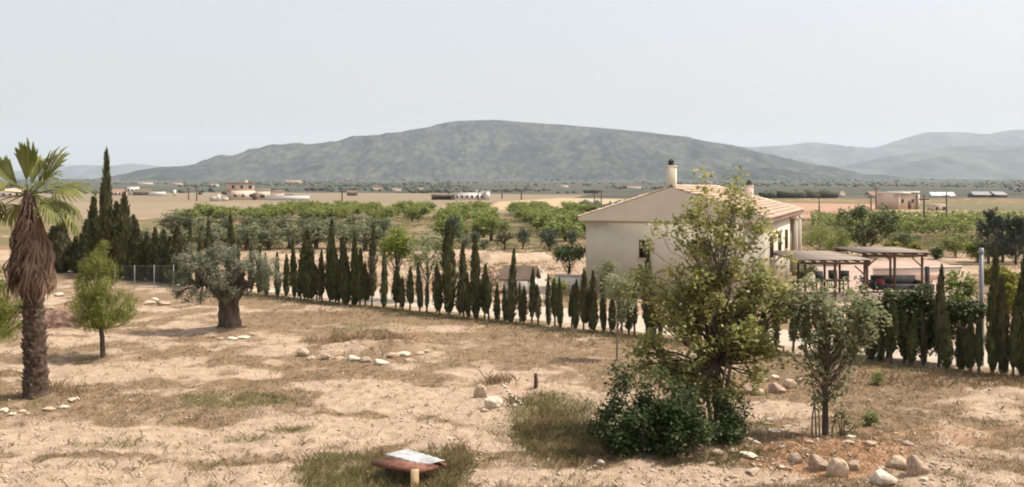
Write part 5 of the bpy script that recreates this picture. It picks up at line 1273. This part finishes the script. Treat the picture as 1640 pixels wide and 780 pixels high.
    t = root("house", 12, 316, "pink roofed low house behind the palm fronds at the left edge", "house"); block(t, "wall", (0, 4, 0), (34 * s, 9, 7 * s), M['pink_wall'], 4, .5, 1.3, 1.3, 'gable', M['tile'])
    # village and farm sheds far off
    far = [(1512, 316, 34, 3, 'white', "long white greenhouse shed right of the pink block house"), (1575, 320, 26, 4, 'grey', "long grey shed far off at the right, left of two"), (1606, 319, 20, 4, 'grey', "grey shed far off at the right, right of two"),
           (1322, 317, 16, 5, 'white', "white house far off right of the roof chimney"), (1350, 315, 12, 4, 'white', "small white house far off above the dark leafy tree"), (672, 306, 9, 3, 'white', "white house left of the long white farmhouse, farther off"), (636, 307, 14, 3, 'white', "long pale shed far off on the plain at middle left"), (602, 306, 14, 3, 'pink', "low pinkish building far off right of the dark shed"),
           (232, 296, 22, 3, 'white', "pale house block at the hill foot, leftmost"), (284, 297, 14, 3, 'pink', "pinkish building at the hill foot, second from the left"), (344, 299, 12, 3, 'white', "white farm at the hill foot left of the pinkish villa"), (470, 293, 26, 2.5, 'pink', "long pinkish shed at the hill foot right above the pinkish villa"), (1405, 319, 18, 4, 'white', "white house just left of the pink block house, farther off"),
           (1240, 322, 14, 4, 'white', "small white farm behind the roof of the cream house"), (905, 301, 12, 3, 'white', "small white farm far off above the golden field"), (1016, 303, 22, 3, 'white', "pale sheds far off left of the house chimney")]
    for px, py, w, h, m, lab in far:
        Dd = np.geomspace(500, 4000, 900); Xd = sx(px, Dd); k_ = int(np.argmin(np.abs(HY + FPX * (CAM_H - plain_z(Xd, Dd)) / Dd - py)))
        p = Vector((Xd[k_], Dd[k_], float(plain_z(Xd[k_], Dd[k_])))); s = p.y / FPX
        t = thing("farm_building", lab, "building", p, rng.uniform(-.2, .2)); block(t, "wall", (0, 5, 0), (w * s, max(8, w * s * .4), h * s), M['white_wall' if m == 'white' else 'pink_wall' if m == 'pink' else 'mound'], 0, roof='gable', rm=M['white_wall'] if m == 'white' and w > 24 else M['tile_dark'] if m != 'grey' else M['metal'], ov=.4)
far_buildings()

# far scrub, hedges and trees of the plain that read as one mass
def scrubland():
    r = np.random.default_rng(33); n = 7000
    D = 420 * (3900 / 420) ** (r.uniform(size=n) ** .8); u = r.uniform(-80, 1720, n); X = (u - CX) / FPX * D
    k = fbm(X / 170, D / 420, 6, 4); lim = np.where(D < 760, .60, .53); ok = k > lim; ok &= ~((D < 640) & (u < 990)); ok &= ~((D > 430) & (D < 520) & (u > 1180) & (u < 1330))
    X, D = X[ok], D[ok]; n = len(X); s = r.uniform(.6, 1.0, n) * (1 + 1.8 * r.uniform(size=n) ** 3) * (1 + D / 5000)
    # a row of trees behind the house roof and along the field edges
    ex = np.concatenate([np.linspace(sx(1225, 470), sx(1330, 470), 34), np.linspace(sx(955, 215), sx(1010, 250), 10), np.linspace(sx(425, 415), sx(470, 415), 12)]); ed = np.concatenate([np.full(34, 470.), np.linspace(215, 250, 10), np.full(12, 413.)])
    ez = np.concatenate([r.uniform(2.0, 3.2, 34), r.uniform(1.2, 1.9, 10), r.uniform(1.2, 1.9, 12)])
    X = np.concatenate([X, ex + r.normal(size=len(ex))]); D = np.concatenate([D, ed + r.normal(size=len(ex)) * 2]); s = np.concatenate([s, ez]); n = len(X)
    bm = bmesh.new(); bmesh.ops.create_icosphere(bm, subdivisions=1, radius=1.0); B = np.array([v.co for v in bm.verts]); T = np.array([[v.index for v in f.verts] for f in bm.faces]); bm.free()
    P = B[None] * s[:, None, None] * r.uniform(.6, 1.4, (n, len(B), 3)); P[..., 0] *= r.uniform(.8, 2.2, (n, 1)); P[..., 2] *= .9
    P += np.stack([X, D, s * .6], 1)[:, None]
    P[..., 2] += plain_z(X, D)[:, None]
    put("scrubland", np_mesh("scrubland", P.reshape(-1, 3), [(T[None] + len(B) * np.arange(n)[:, None, None]).reshape(-1, 3)], M['scrub']), kind="stuff")
scrubland()
